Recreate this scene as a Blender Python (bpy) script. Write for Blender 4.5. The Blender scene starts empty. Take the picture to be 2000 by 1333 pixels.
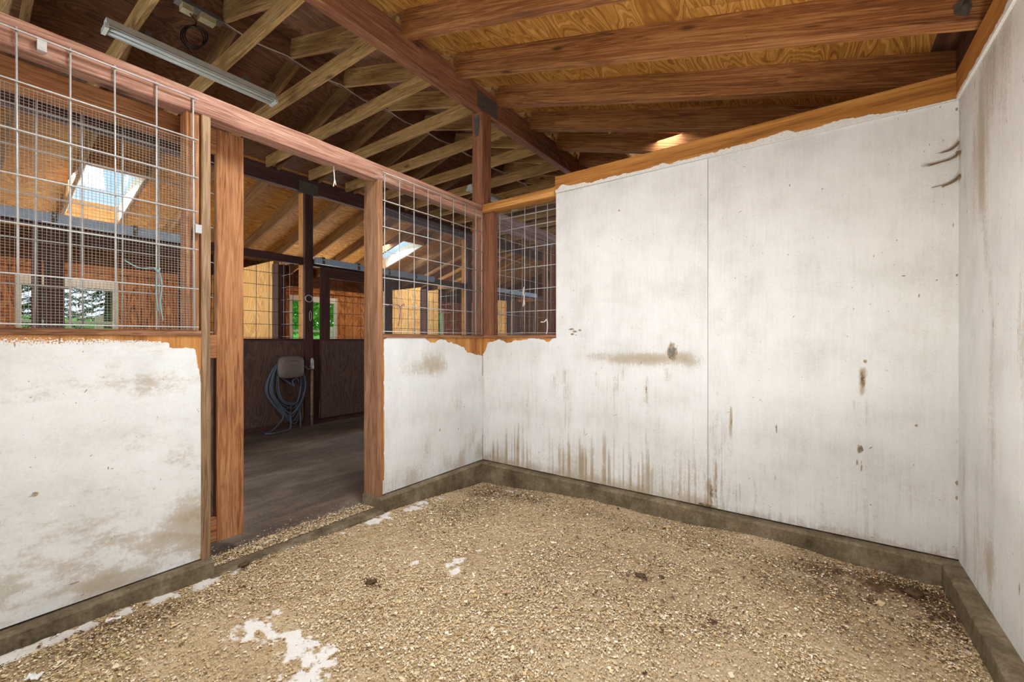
import bpy, math, random
import numpy as np
from mathutils import Vector, Matrix

random.seed(7)
R = random.random
def U(a, b): return a + (b - a) * R()
scene = bpy.context.scene
COL = scene.collection
def lin(c):
    c = c / 255.0
    return c / 12.92 if c <= 0.04045 else ((c + 0.055) / 1.055) ** 2.4
def rgb(r, g, b, k=1.0): return (lin(r) * k, lin(g) * k, lin(b) * k, 1.0)

# ------------------------------------------------------------------ camera, sky, lamps, exposure
FPX, YAW, EYE = 828.6, 35.8, 1.28
cam = bpy.data.cameras.new('camera')
cam.sensor_width = 36.0
cam.lens = 36.0 * FPX / 2000.0
cam.clip_start = 0.02
cam_o = bpy.data.objects.new('camera', cam)
COL.objects.link(cam_o)
cam_o.location = (0, 0, EYE)
cam_o.rotation_euler = (math.radians(90), 0, math.radians(YAW))
scene.camera = cam_o

world = bpy.data.worlds.new('sky')
scene.world = world
world.use_nodes = True
bg = world.node_tree.nodes['Background']
bg.inputs['Color'].default_value = (0.72, 0.86, 1.0, 1)
bg.inputs['Strength'].default_value = 1.1

def area(name, loc, target, sx, sy, power, col=(1, 1, 1)):
    l = bpy.data.lights.new(name, 'AREA')
    l.shape = 'RECTANGLE'; l.size = sx; l.size_y = sy; l.energy = power; l.color = col
    o = bpy.data.objects.new(name, l); COL.objects.link(o)
    o.location = loc
    d = Vector(target) - Vector(loc)
    o.rotation_euler = d.to_track_quat('-Z', 'Y').to_euler()
    return o
area('daylight_stall_skylight', (-1.22, 1.33, 3.52), (-1.2, 1.55, 0.0), 1.15, 0.5, 88, (1.0, 0.99, 0.97))
area('daylight_stall_door', (0.56, 0.75, 1.2), (-2.6, 1.0, 1.0), 1.9, 2.0, 4, (1.0, 0.985, 0.96))
rafter_fill = area('added_rafter_fill', (0.30, 1.15, 0.12), (-0.75, 1.05, 3.4), 1.3, 0.5, 30, (1.0, 0.96, 0.90))  # added upward fill lamp, brightens the rafter undersides
rafter_fill.data.spread = math.radians(150)
sr = area('added_stall_rear_fill', (-1.0, -0.42, 1.15), (-0.8, 3.2, 0.75), 3.0, 1.6, 5, (0.98, 0.99, 1.0))  # added soft fill lamp behind the camera, no opening in that wall
sr.data.spread = math.radians(70)
area('added_alley_end_fill', (-4.45, -3.4, 0.7), (-4.45, 4.0, 2.4), 2.8, 1.4, 60, (0.90, 0.95, 1.0))  # added fill lamp at the unseen alley end, tilted up at the ties
area('added_alley_far_end_fill', (-4.45, 11.6, 0.8), (-4.45, 4.0, 2.2), 2.8, 1.6, 55, (1.0, 0.98, 0.95))  # second added alley fill, lights the ties from the other end
for y in (-2.3, 1.33, 5.3, 8.96):
    area('daylight_far_window', (-9.4, y, 1.7), (-7.6, y, 2.0), 1.0, 0.8, 42, (1.0, 0.97, 0.91))
for y in (1.43, 6.31):
    area('daylight_skylight', (-7.9, y, 3.40), (-7.75, y, 1.0), 1.2, 0.5, 45, (0.97, 0.99, 1.0))
area('daylight_next_stall', (-1.2, 4.99, 3.45), (-1.1, 4.99, 1.0), 1.05, 0.42, 20, (1.0, 0.98, 0.95))

vs = scene.view_settings
vs.view_transform = 'Standard'; vs.look = 'None'; vs.gamma = 1.0
vs.use_curve_mapping = False
vs.exposure = 0.38

# ------------------------------------------------------------------ node helpers and materials
class NT:
    def __init__(s, name):
        s.m = bpy.data.materials.new(name); s.m.use_nodes = True
        s.t = s.m.node_tree; s.b = s.t.nodes['Principled BSDF']
    def n(s, kind, **kw):
        nd = s.t.nodes.new(kind)
        for k, v in kw.items(): setattr(nd, k, v)
        return nd
    def put(s, sock, v):
        if v is None: return
        if hasattr(v, 'is_output') or hasattr(v, 'links'): s.t.links.new(v, sock)
        else: sock.default_value = v
    def math(s, op, a, b=None, c=None, clamp=False):
        nd = s.n('ShaderNodeMath', operation=op, use_clamp=clamp)
        s.put(nd.inputs[0], a); s.put(nd.inputs[1], b); s.put(nd.inputs[2], c)
        return nd.outputs[0]
    def coords(s, rand=True):
        tc = s.n('ShaderNodeTexCoord').outputs['Object']
        if not rand: return tc
        oi = s.n('ShaderNodeObjectInfo').outputs['Random']
        sc = s.n('ShaderNodeVectorMath', operation='SCALE'); sc.inputs[0].default_value = (37.1, 91.7, 53.3)
        s.t.links.new(oi, sc.inputs['Scale'])
        ad = s.n('ShaderNodeVectorMath', operation='ADD')
        s.t.links.new(tc, ad.inputs[0]); s.t.links.new(sc.outputs[0], ad.inputs[1])
        return ad.outputs[0]
    def scale(s, v, xyz):
        nd = s.n('ShaderNodeVectorMath', operation='MULTIPLY')
        s.t.links.new(v, nd.inputs[0]); nd.inputs[1].default_value = xyz
        return nd.outputs[0]
    def noise(s, v, sc=1.0, detail=3.0, rough=0.55, dist=0.0):
        nd = s.n('ShaderNodeTexNoise')
        s.t.links.new(v, nd.inputs['Vector'])
        nd.inputs['Scale'].default_value = sc; nd.inputs['Detail'].default_value = detail
        nd.inputs['Roughness'].default_value = rough; nd.inputs['Distortion'].default_value = dist
        return nd.outputs[0]
    def voro(s, v, sc=1.0):
        nd = s.n('ShaderNodeTexVoronoi'); s.t.links.new(v, nd.inputs['Vector'])
        nd.inputs['Scale'].default_value = sc
        return nd
    def ramp(s, f, stops):
        nd = s.n('ShaderNodeValToRGB'); e = nd.color_ramp.elements
        while len(e) < len(stops): e.new(0.5)
        for el, (p, c) in zip(e, stops): el.position = p; el.color = c
        s.put(nd.inputs[0], f)
        return nd.outputs[0]
    def step(s, f, a, b):
        nd = s.n('ShaderNodeMapRange', interpolation_type='SMOOTHSTEP')
        s.put(nd.inputs[0], f); nd.inputs[1].default_value = a; nd.inputs[2].default_value = b
        return nd.outputs[0]
    def mix(s, f, a, b):
        nd = s.n('ShaderNodeMix', data_type='RGBA')
        s.put(nd.inputs[0], f); s.put(nd.inputs[6], a); s.put(nd.inputs[7], b)
        return nd.outputs[2]
    def attr(s, name, out='Fac'):
        nd = s.n('ShaderNodeAttribute', attribute_name=name); return nd.outputs[out]
    def bump(s, h, strength=0.3, dist=0.01):
        nd = s.n('ShaderNodeBump'); nd.inputs['Strength'].default_value = strength
        nd.inputs['Distance'].default_value = dist
        s.t.links.new(h, nd.inputs['Height']); s.t.links.new(nd.outputs[0], s.b.inputs['Normal'])
    def done(s, col, rough=0.7, metal=0.0, spec=0.3):
        s.put(s.b.inputs['Base Color'], col); s.put(s.b.inputs['Roughness'], rough)
        s.b.inputs['Metallic'].default_value = metal
        s.b.inputs['Specular IOR Level'].default_value = spec
        return s.m

def wood(name, dark, mid, light, rough=0.75, knots=True, worn=None, gs=1.0):
    """sawn lumber, grain along the object's own X axis"""
    N = NT(name); v = N.coords()
    g = N.noise(N.scale(v, (0.9 * gs, 20 * gs, 20 * gs)), 1.0, 5.0, 0.6, 0.7)
    f = N.noise(N.scale(v, (5, 170, 170)), 1.0, 2.0, 0.5)
    bl = N.noise(N.scale(v, (1.3, 4.0, 4.0)), 1.0, 3.0, 0.6)
    gr = N.math('MULTIPLY_ADD', N.math('SINE', N.math('MULTIPLY', g, 46.0)), 0.5, 0.5)
    t = N.math('ADD', N.math('MULTIPLY', g, 0.42), N.math('MULTIPLY', f, 0.32))
    t = N.math('ADD', t, N.math('MULTIPLY', bl, 0.28))
    t = N.math('ADD', t, N.math('MULTIPLY', gr, 0.14))
    c = N.ramp(t, [(0.38, dark), (0.57, mid), (0.80, light)])
    if worn:
        w = N.step(N.noise(N.scale(v, (2.2, 9, 9)), 1.0, 6.0, 0.7), 0.52, 0.72)
        c = N.mix(N.math('MULTIPLY', w, 0.75), c, worn)
    if knots:
        vo = N.voro(N.scale(v, (1.9, 5.5, 5.5)))
        sep = N.n('ShaderNodeSeparateColor'); N.t.links.new(vo.outputs['Color'], sep.inputs[0])
        k = N.math('MULTIPLY', N.step(vo.outputs['Distance'], 0.17, 0.05), N.math('GREATER_THAN', sep.outputs[0], 0.55))
        c = N.mix(N.math('MULTIPLY', k, 0.75), c, tuple(x * 0.35 for x in dark[:3]) + (1,))
        h = N.math('ADD', t, N.math('MULTIPLY', k, 0.3))
    else: h = t
    # nail holes, scuffs
    sp = N.step(N.noise(N.scale(v, (30, 60, 60)), 1.0, 2.0), 0.73, 0.80)
    c = N.mix(N.math('MULTIPLY', sp, 0.6), c, tuple(x * 0.3 for x in dark[:3]) + (1,))
    N.bump(h, 0.45, 0.006)
    return N.done(c, rough)

def plywood(name, dark, mid, light, rough=0.75, freq=34.0):
    """rotary-cut veneer, figure running along the object's own X axis"""
    N = NT(name); v = N.coords()
    n = N.noise(N.scale(v, (0.75, 3.1, 3.1)), 1.0, 2.5, 0.5, 0.5)
    w = N.math('MULTIPLY_ADD', N.math('SINE', N.math('MULTIPLY', n, freq * 2.2)), 0.5, 0.5)
    w2 = N.math('MULTIPLY_ADD', N.math('SINE', N.math('MULTIPLY', n, freq * 6.0)), 0.5, 0.5)
    f = N.noise(N.scale(v, (4, 120, 120)), 1.0, 2.0, 0.5)
    bl = N.noise(N.scale(v, (0.8, 1.6, 1.6)), 1.0, 3.0)
    t = N.math('ADD', N.math('MULTIPLY', w, 0.22), N.math('MULTIPLY', w2, 0.16))
    t = N.math('ADD', t, N.math('MULTIPLY', f, 0.30))
    t = N.math('ADD', t, N.math('MULTIPLY', bl, 0.30))
    c = N.ramp(t, [(0.24, dark), (0.47, mid), (0.76, light)])
    vo = N.voro(N.scale(v, (1.2, 3.0, 3.0)))
    sep = N.n('ShaderNodeSeparateColor'); N.t.links.new(vo.outputs['Color'], sep.inputs[0])
    k = N.math('MULTIPLY', N.step(vo.outputs['Distance'], 0.13, 0.09), N.math('GREATER_THAN', sep.outputs[1], 0.62))
    c = N.mix(N.math('MULTIPLY', k, 0.65), c, tuple(min(1, x * 1.25) for x in light[:3]) + (1,))
    N.bump(t, 0.25, 0.003)
    return N.done(c, rough)

def plain(name, col, rough=0.6, metal=0.0, var=0.25, sc=14.0, spec=0.4):
    N = NT(name); v = N.coords()
    n = N.noise(v, sc, 5.0, 0.65)
    c = N.ramp(n, [(0.3, tuple(x * (1 - var) for x in col[:3]) + (1,)), (0.7, tuple(min(1, x * (1 + var)) for x in col[:3]) + (1,))])
    N.bump(n, 0.15, 0.004)
    return N.done(c, rough, metal, spec)

def painted(name, bare_dark, bare_mid, bare_light, grain=(45, 3.5, 3.5), runs=(95, 3.5, 3.5)):
    """brushed white paint over plywood; attributes paint, dirt and mark say where paint, muck and scuffs are"""
    N = NT(name); v = N.coords(False)
    # u is local X, z is local Z
    mott = N.noise(v, 3.0, 5.0, 0.6)
    brush = N.noise(N.scale(v, grain), 1.0, 3.0, 0.6)
    fine = N.noise(v, 70.0, 4.0, 0.7)
    t = N.math('ADD', N.math('MULTIPLY', mott, 0.6), N.math('MULTIPLY', brush, 0.18))
    t = N.math('ADD', t, N.math('MULTIPLY', fine, 0.25))
    white = N.ramp(t, [(0.34, rgb(200, 199, 196)), (0.52, rgb(221, 221, 220)), (0.75, rgb(235, 236, 236))])
    pl = N.noise(N.scale(v, (9, 1.2, 1.2)), 1.0, 3.0, 0.6, 0.6)
    pf = N.noise(N.scale(v, (110, 5, 5)), 1.0, 2.0)
    bare = N.ramp(N.math('ADD', N.math('MULTIPLY', pl, 0.7), N.math('MULTIPLY', pf, 0.3)), [(0.35, bare_dark), (0.5, bare_mid), (0.7, bare_light)])
    # muck: broken up by fine noise and runs
    run = N.noise(N.scale(v, runs), 1.0, 5.0, 0.7)
    grit = N.noise(v, 38.0, 6.0, 0.75)
    brk = N.math('ADD', N.math('MULTIPLY', run, 0.55), N.math('ADD', N.math('MULTIPLY', fine, 0.5), N.math('MULTIPLY', grit, 0.6)))
    thr = N.math('MULTIPLY_ADD', N.attr('dirt'), -0.60, 1.01)
    d = N.math('MULTIPLY', N.step(N.math('SUBTRACT', brk, thr), -0.11, 0.15), N.math('MULTIPLY_ADD', N.attr('dirt'), 0.75, 0.28), clamp=True)
    d = N.math('MULTIPLY', d, N.step(N.attr('dirt'), 0.0, 0.12))
    c = N.mix(N.math('MULTIPLY', d, 0.85), white, N.mix(grit, rgb(98, 72, 40), rgb(196, 172, 132)))
    # scattered flecks
    sp = N.step(N.noise(N.scale(v, (26, 16, 16)), 1.0, 4.0, 0.75), 0.665, 0.70)
    c = N.mix(N.math('MULTIPLY', sp, 0.45), c, rgb(112, 98, 82))
    sp2 = N.step(N.noise(N.scale(v, (55, 38, 38)), 1.0, 2.0, 0.6), 0.745, 0.77)
    c = N.mix(N.math('MULTIPLY', sp2, 0.5), c, rgb(60, 48, 40))
    mk = N.step(N.math('MULTIPLY', N.attr('mark'), N.math('ADD', N.math('MULTIPLY', fine, 0.9), N.math('MULTIPLY', run, 0.9))), 0.32, 0.55)
    c = N.mix(N.math('MULTIPLY', mk, 0.8), c, N.mix(N.step(N.math('ADD', grit, N.math('MULTIPLY', N.attr('mark'), -0.25)), 0.22, 0.42), rgb(56, 40, 26), rgb(158, 132, 92)))
    p = N.step(N.math('ADD', N.attr('paint'), N.math('MULTIPLY_ADD', N.noise(v, 150.0, 3.0, 0.6), 1.3, -0.65)), 0.44, 0.56)
    c = N.mix(p, bare, c)
    N.bump(N.math('ADD', N.math('MULTIPLY', brush, 0.8), fine), 0.30, 0.003)
    return N.done(c, 0.62, 0.0, 0.3)

M = {}
M['rafter'] = wood('rafter_wood', rgb(86, 50, 26), rgb(152, 98, 54), rgb(196, 144, 88))
M['tie'] = wood('tie_wood', rgb(100, 70, 40), rgb(168, 128, 76), rgb(206, 168, 108))
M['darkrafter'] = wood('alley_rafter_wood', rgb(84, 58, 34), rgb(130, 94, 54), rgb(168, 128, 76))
M['beam'] = wood('beam_wood', rgb(78, 46, 32), rgb(134, 86, 60), rgb(172, 122, 86))
M['header'] = wood('header_wood', rgb(100, 66, 52), rgb(156, 112, 92), rgb(200, 164, 144), worn=rgb(188, 154, 136))
M['plum'] = wood('weathered_header_wood', rgb(112, 94, 98), rgb(162, 140, 144), rgb(192, 172, 174), knots=False)
M['jamb'] = wood('jamb_wood', rgb(88, 56, 36), rgb(140, 96, 66), rgb(176, 132, 98), worn=rgb(112, 72, 48))
M['grayjamb'] = wood('weathered_jamb_wood', rgb(90, 68, 48), rgb(138, 108, 80), rgb(172, 142, 112), worn=rgb(108, 84, 60))
M['doorwood'] = wood('door_wood', rgb(98, 58, 32), rgb(158, 104, 64), rgb(194, 144, 100), worn=rgb(124, 76, 42))
M['trim'] = wood('plate_wood', rgb(130, 82, 34), rgb(186, 126, 58), rgb(214, 160, 88))
M['orange'] = wood('fresh_stud_wood', rgb(150, 92, 42), rgb(196, 134, 70), rgb(222, 170, 104), knots=False)
M['post'] = wood('corner_post_wood', rgb(78, 44, 30), rgb(128, 80, 56), rgb(166, 116, 84))
M['dark'] = wood('dark_stained_wood', rgb(50, 30, 26), rgb(76, 48, 42), rgb(98, 66, 56), knots=False)
M['darkply'] = plywood('dark_stained_plywood', rgb(70, 50, 42), rgb(94, 70, 60), rgb(114, 88, 76), freq=60.0)
M['deck'] = plywood('roof_plywood', rgb(128, 80, 30), rgb(178, 122, 52), rgb(214, 164, 90), freq=60.0)
M['deckdark'] = plywood('dark_roof_plywood', rgb(78, 48, 32), rgb(112, 74, 48), rgb(142, 100, 66), freq=60.0)  # darker version of the roof plywood, for alley sheets, ridge and gable
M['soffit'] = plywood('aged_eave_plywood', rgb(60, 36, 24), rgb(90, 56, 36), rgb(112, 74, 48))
M['yellowply'] = plywood('stall_plywood', rgb(186, 136, 72), rgb(216, 168, 98), rgb(236, 198, 134))
M['grainply'] = plywood('wild_grain_plywood', rgb(96, 54, 26), rgb(166, 104, 54), rgb(200, 142, 84), freq=46)
M['paint_left'] = painted('brushed_white_paint', rgb(120, 70, 30), rgb(178, 120, 60), rgb(212, 160, 96))
M['paint_front'] = painted('rolled_white_paint', rgb(120, 70, 30), rgb(178, 120, 60), rgb(212, 160, 96), grain=(16, 30, 30), runs=(14, 40, 40))
M['galv'] = plain('galvanised_wire', rgb(190, 190, 188), 0.45, 0.2, 0.15, 60)
M['rustwire'] = plain('dull_wire', rgb(110, 96, 84), 0.55, 0.45, 0.25, 60)
M['cloth'] = plain('galvanised_mesh', rgb(170, 158, 146), 0.5, 0.2, 0.15, 80)
M['cloth_dull'] = plain('dull_mesh', rgb(118, 112, 112), 0.55, 0.3, 0.15, 80)
M['darkwire'] = plain('dark_wire', rgb(52, 46, 46), 0.6, 0.3, 0.2, 60)
M['track'] = plain('blue_grey_galvanised_track', rgb(172, 194, 216), 0.4, 0.0, 0.12, 20)
M['plate'] = plain('dull_steel_plate', rgb(104, 100, 96), 0.55, 0.5, 0.25, 30)
M['whitemetal'] = plain('white_enamel', rgb(200, 202, 192), 0.45, 0.0, 0.12, 10)
M['tube'] = plain('fluorescent_glass', rgb(206, 208, 200), 0.25, 0.0, 0.03, 5)
M['hose'] = plain('grey_rubber_hose', rgb(84, 92, 104), 0.5, 0.0, 0.15, 20)
M['hanger'] = plain('taupe_plastic', rgb(122, 108, 98), 0.55, 0.0, 0.06, 10)
M['pipe'] = plain('rusty_pipe', rgb(140, 112, 88), 0.7, 0.1, 0.4, 25)
M['black'] = plain('black_cable', rgb(26, 24, 24), 0.5, 0.0, 0.1, 10)
M['whitecable'] = plain('white_cable', rgb(190, 178, 164), 0.5, 0.0, 0.1, 10)
M['boxplastic'] = plain('cream_junction_box', rgb(178, 166, 128), 0.5, 0.0, 0.2, 20)
M['twine_teal'] = plain('teal_twine', rgb(130, 158, 158), 0.8, 0.0, 0.2, 40)
M['twine_red'] = plain('red_twine', rgb(150, 82, 82), 0.8, 0.0, 0.2, 40)
M['twine_white'] = plain('white_twine', rgb(214, 206, 196), 0.8, 0.0, 0.1, 40)
M['hair'] = plain('horse_hair', rgb(124, 102, 74), 0.8, 0.0, 0.3, 60)
M['windowwhite'] = plain('white_window_paint', rgb(222, 216, 200), 0.55, 0.0, 0.06, 10)
M['dung'] = plain('dark_dung', rgb(84, 64, 46), 0.9, 0.0, 0.3, 60)
M['paper'] = plain('white_scrap', rgb(226, 226, 224), 0.7, 0.0, 0.05, 10)
M['grass'] = plain('lawn', rgb(124, 196, 70), 0.9, 0.0, 0.3, 4)
M['needles'] = plain('conifer_green', rgb(58, 92, 56), 0.8, 0.0, 0.45, 3)
M['leaves'] = plain('leaf_green', rgb(118, 180, 66), 0.7, 0.0, 0.55, 3)
M['bark'] = plain('bark', rgb(92, 76, 62), 0.9, 0.0, 0.3, 12)
M['fence'] = plain('pale_fence_wood', rgb(200, 186, 160), 0.8, 0.0, 0.15, 8)
M['outer'] = plain('siding', rgb(120, 90, 60), 0.8, 0.0, 0.15, 8)

def concrete():
    N = NT('stained_concrete'); v = N.coords()
    a = N.noise(v, 5.0, 6.0, 0.65); b = N.noise(v, 60.0, 4.0, 0.7); c = N.noise(N.scale(v, (14, 2, 5)), 1.0, 5.0, 0.7)
    t = N.math('ADD', N.math('MULTIPLY', a, 0.6), N.math('ADD', N.math('MULTIPLY', b, 0.3), N.math('MULTIPLY', c, 0.25)))
    col = N.ramp(t, [(0.42, rgb(66, 55, 40)), (0.58, rgb(112, 98, 76)), (0.72, rgb(146, 132, 110)), (0.84, rgb(190, 184, 172))])
    N.bump(t, 0.5, 0.006)
    return N.done(col, 0.8)
M['concrete'] = concrete()

def alley_floor():
    N = NT('dusty_dark_concrete'); v = N.coords(False)
    a = N.noise(v, 1.6, 6.0, 0.65); s = N.noise(N.scale(v, (6.0, 1.2, 1)), 1.0, 6.0, 0.7, 0.5); b = N.noise(v, 45.0, 5.0, 0.75)
    t = N.math('ADD', N.math('MULTIPLY', a, 0.35), N.math('ADD', N.math('MULTIPLY', s, 0.45), N.math('MULTIPLY', b, 0.3)))
    col = N.ramp(t, [(0.38, rgb(62, 52, 44)), (0.52, rgb(98, 83, 70)), (0.64, rgb(134, 118, 102)), (0.74, rgb(186, 174, 160))])
    N.bump(N.math('ADD', t, b), 0.5, 0.008)
    return N.done(col, N.math('MULTIPLY_ADD', a, -0.3, 0.72), 0.0, 0.45)
M['alley'] = alley_floor()

def bedding_mat():
    N = NT('sawdust_bedding'); v = N.coords(False)
    a = N.noise(v, 120.0, 4.0, 0.75); b = N.noise(v, 35.0, 5.0, 0.7); c = N.noise(v, 2.2, 4.0, 0.6)
    t = N.math('ADD', N.math('MULTIPLY', a, 0.5), N.math('ADD', N.math('MULTIPLY', b, 0.35), N.math('MULTIPLY', c, 0.2)))
    col = N.ramp(t, [(0.36, rgb(112, 92, 68)), (0.5, rgb(180, 156, 122)), (0.62, rgb(212, 190, 156)), (0.78, rgb(238, 224, 198))])
    lime = N.step(N.math('MULTIPLY', N.attr('lime'), N.math('MULTIPLY_ADD', b, 1.5, 0.25)), 0.42, 0.62)
    col = N.mix(N.math('MULTIPLY', lime, 0.9), col, rgb(240, 236, 232))
    dk = N.math('MULTIPLY', N.attr('dung'), N.math('MULTIPLY_ADD', b, 1.6, 0.2), clamp=True)
    col = N.mix(N.math('MULTIPLY', dk, 0.85), col, rgb(82, 56, 38))
    N.bump(t, 0.8, 0.01)
    return N.done(col, 0.9, 0.0, 0.15)
M['bedding'] = bedding_mat()
def flake_mat():
    N = NT('wood_flakes')
    return N.done(N.attr('tint', 'Color'), 0.85, 0.0, 0.2)
M['flake'] = flake_mat()
def glass():
    m = bpy.data.materials.new('skylight_glass'); m.use_nodes = True; t = m.node_tree
    t.nodes.remove(t.nodes['Principled BSDF'])
    tr = t.nodes.new('ShaderNodeBsdfTransparent'); tr.inputs[0].default_value = (0.80, 0.90, 0.97, 1)
    gl = t.nodes.new('ShaderNodeBsdfGlossy'); gl.inputs['Roughness'].default_value = 0.05
    fr = t.nodes.new('ShaderNodeValue'); fr.outputs[0].default_value = 0.05
    mx = t.nodes.new('ShaderNodeMixShader')
    t.links.new(fr.outputs[0], mx.inputs[0]); t.links.new(tr.outputs[0], mx.inputs[1]); t.links.new(gl.outputs[0], mx.inputs[2])
    t.links.new(mx.outputs[0], t.nodes['Material Output'].inputs[0])
    return m
M['glass'] = glass()

# ------------------------------------------------------------------ mesh helpers
def root(name, loc=(0, 0, 0), label=None, cat=None, group=None, kind=None):
    o = bpy.data.objects.new(name, None); COL.objects.link(o)
    o.location = loc; o.empty_display_size = 0.05
    return tag(o, label, cat, group, kind)
def tag(o, label=None, cat=None, group=None, kind=None):
    if label: o['label'] = label
    if cat: o['category'] = cat
    if group: o['group'] = group
    if kind: o['kind'] = kind
    return o
def world_loc(p):
    v = Vector((0, 0, 0))
    while p is not None:
        v = v + p.location if p.type == 'EMPTY' else v
        p = p.parent
    return v
def link(name, me, mat, parent=None, mw=None):
    o = bpy.data.objects.new(name, me); COL.objects.link(o)
    if mat is not None and not me.materials: me.materials.append(mat)
    if mw is not None: o.matrix_basis = mw
    if parent is not None:
        o.parent = parent
        o.matrix_parent_inverse = WM[parent.name].inverted() if parent.name in WM else Matrix.Translation(parent.location).inverted()
    WM[o.name] = o.matrix_basis.copy()
    return o
WM = {}
def mesh(name, verts, faces, smooth=False):
    me = bpy.data.meshes.new(name)
    me.from_pydata([tuple(v) for v in verts], [], faces)
    if smooth:
        for p in me.polygons: p.use_smooth = True
    me.update()
    return me

_bar = {}
def bar_mesh(L, w, h, c=0.004, rough=0.0):
    """a sawn stick along +X from 0 to L, centred in Y and Z, with eased edges and a few stations"""
    key = (round(L, 3), round(w, 3), round(h, 3), c, rough)
    if key in _bar and not rough: return _bar[key]
    a, b = w / 2, h / 2; c = min(c, a * 0.45, b * 0.45)
    prof = [(-a + c, -b), (a - c, -b), (a, -b + c), (a, b - c), (a - c, b), (-a + c, b), (-a, b - c), (-a, -b + c)]
    ns = 2 if not rough else max(3, int(L / 0.12))
    V, Fc = [], []
    for i in range(ns):
        x = L * i / (ns - 1)
        for k, (y, z) in enumerate(prof):
            j = rough * (R() - 0.5) if rough else 0
            j2 = rough * (R() - 0.5) if rough else 0
            V.append((x, y + j, z + j2))
    for i in range(ns - 1):
        for k in range(8):
            k2 = (k + 1) % 8
            Fc.append((i * 8 + k, i * 8 + k2, (i + 1) * 8 + k2, (i + 1) * 8 + k))
    Fc.append(tuple(range(7, -1, -1))); Fc.append(tuple((ns - 1) * 8 + k for k in range(8)))
    me = mesh('bar', V, [tuple(reversed(f)) for f in Fc])
    if not rough: _bar[key] = me
    return me
def frame(p0, p1, up=(0, 0, 1)):
    x = (Vector(p1) - Vector(p0)).normalized(); u = Vector(up)
    if abs(x.dot(u)) > 0.98: u = Vector((0, 1, 0))
    y = u.cross(x).normalized(); z = x.cross(y)
    m = Matrix((x, y, z)).transposed().to_4x4(); m.translation = Vector(p0)
    return m
def stick(name, p0, p1, w, h, mat, parent=None, up=(0, 0, 1), rough=0.0, c=0.004):
    me = bar_mesh((Vector(p1) - Vector(p0)).length, w, h, c, rough)
    if me.materials and me.materials[0] != mat:
        me = me.copy(); me.materials.clear()
    return link(name, me, mat, parent, frame(p0, p1, up))
def board(name, x0, x1, y0, y1, z0, z1, ax, mat, parent=None, rough=0.0, c=0.004):
    """axis-aligned lumber with its grain along ax"""
    cx, cy, cz = (x0 + x1) / 2, (y0 + y1) / 2, (z0 + z1) / 2
    if ax == 'x': return stick(name, (x0, cy, cz), (x1, cy, cz), y1 - y0, z1 - z0, mat, parent, (0, 0, 1), rough, c)
    if ax == 'y': return stick(name, (cx, y0, cz), (cx, y1, cz), x1 - x0, z1 - z0, mat, parent, (0, 0, 1), rough, c)
    return stick(name, (cx, cy, z0), (cx, cy, z1), x1 - x0, y1 - y0, mat, parent, (0, 1, 0), rough, c)

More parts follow.
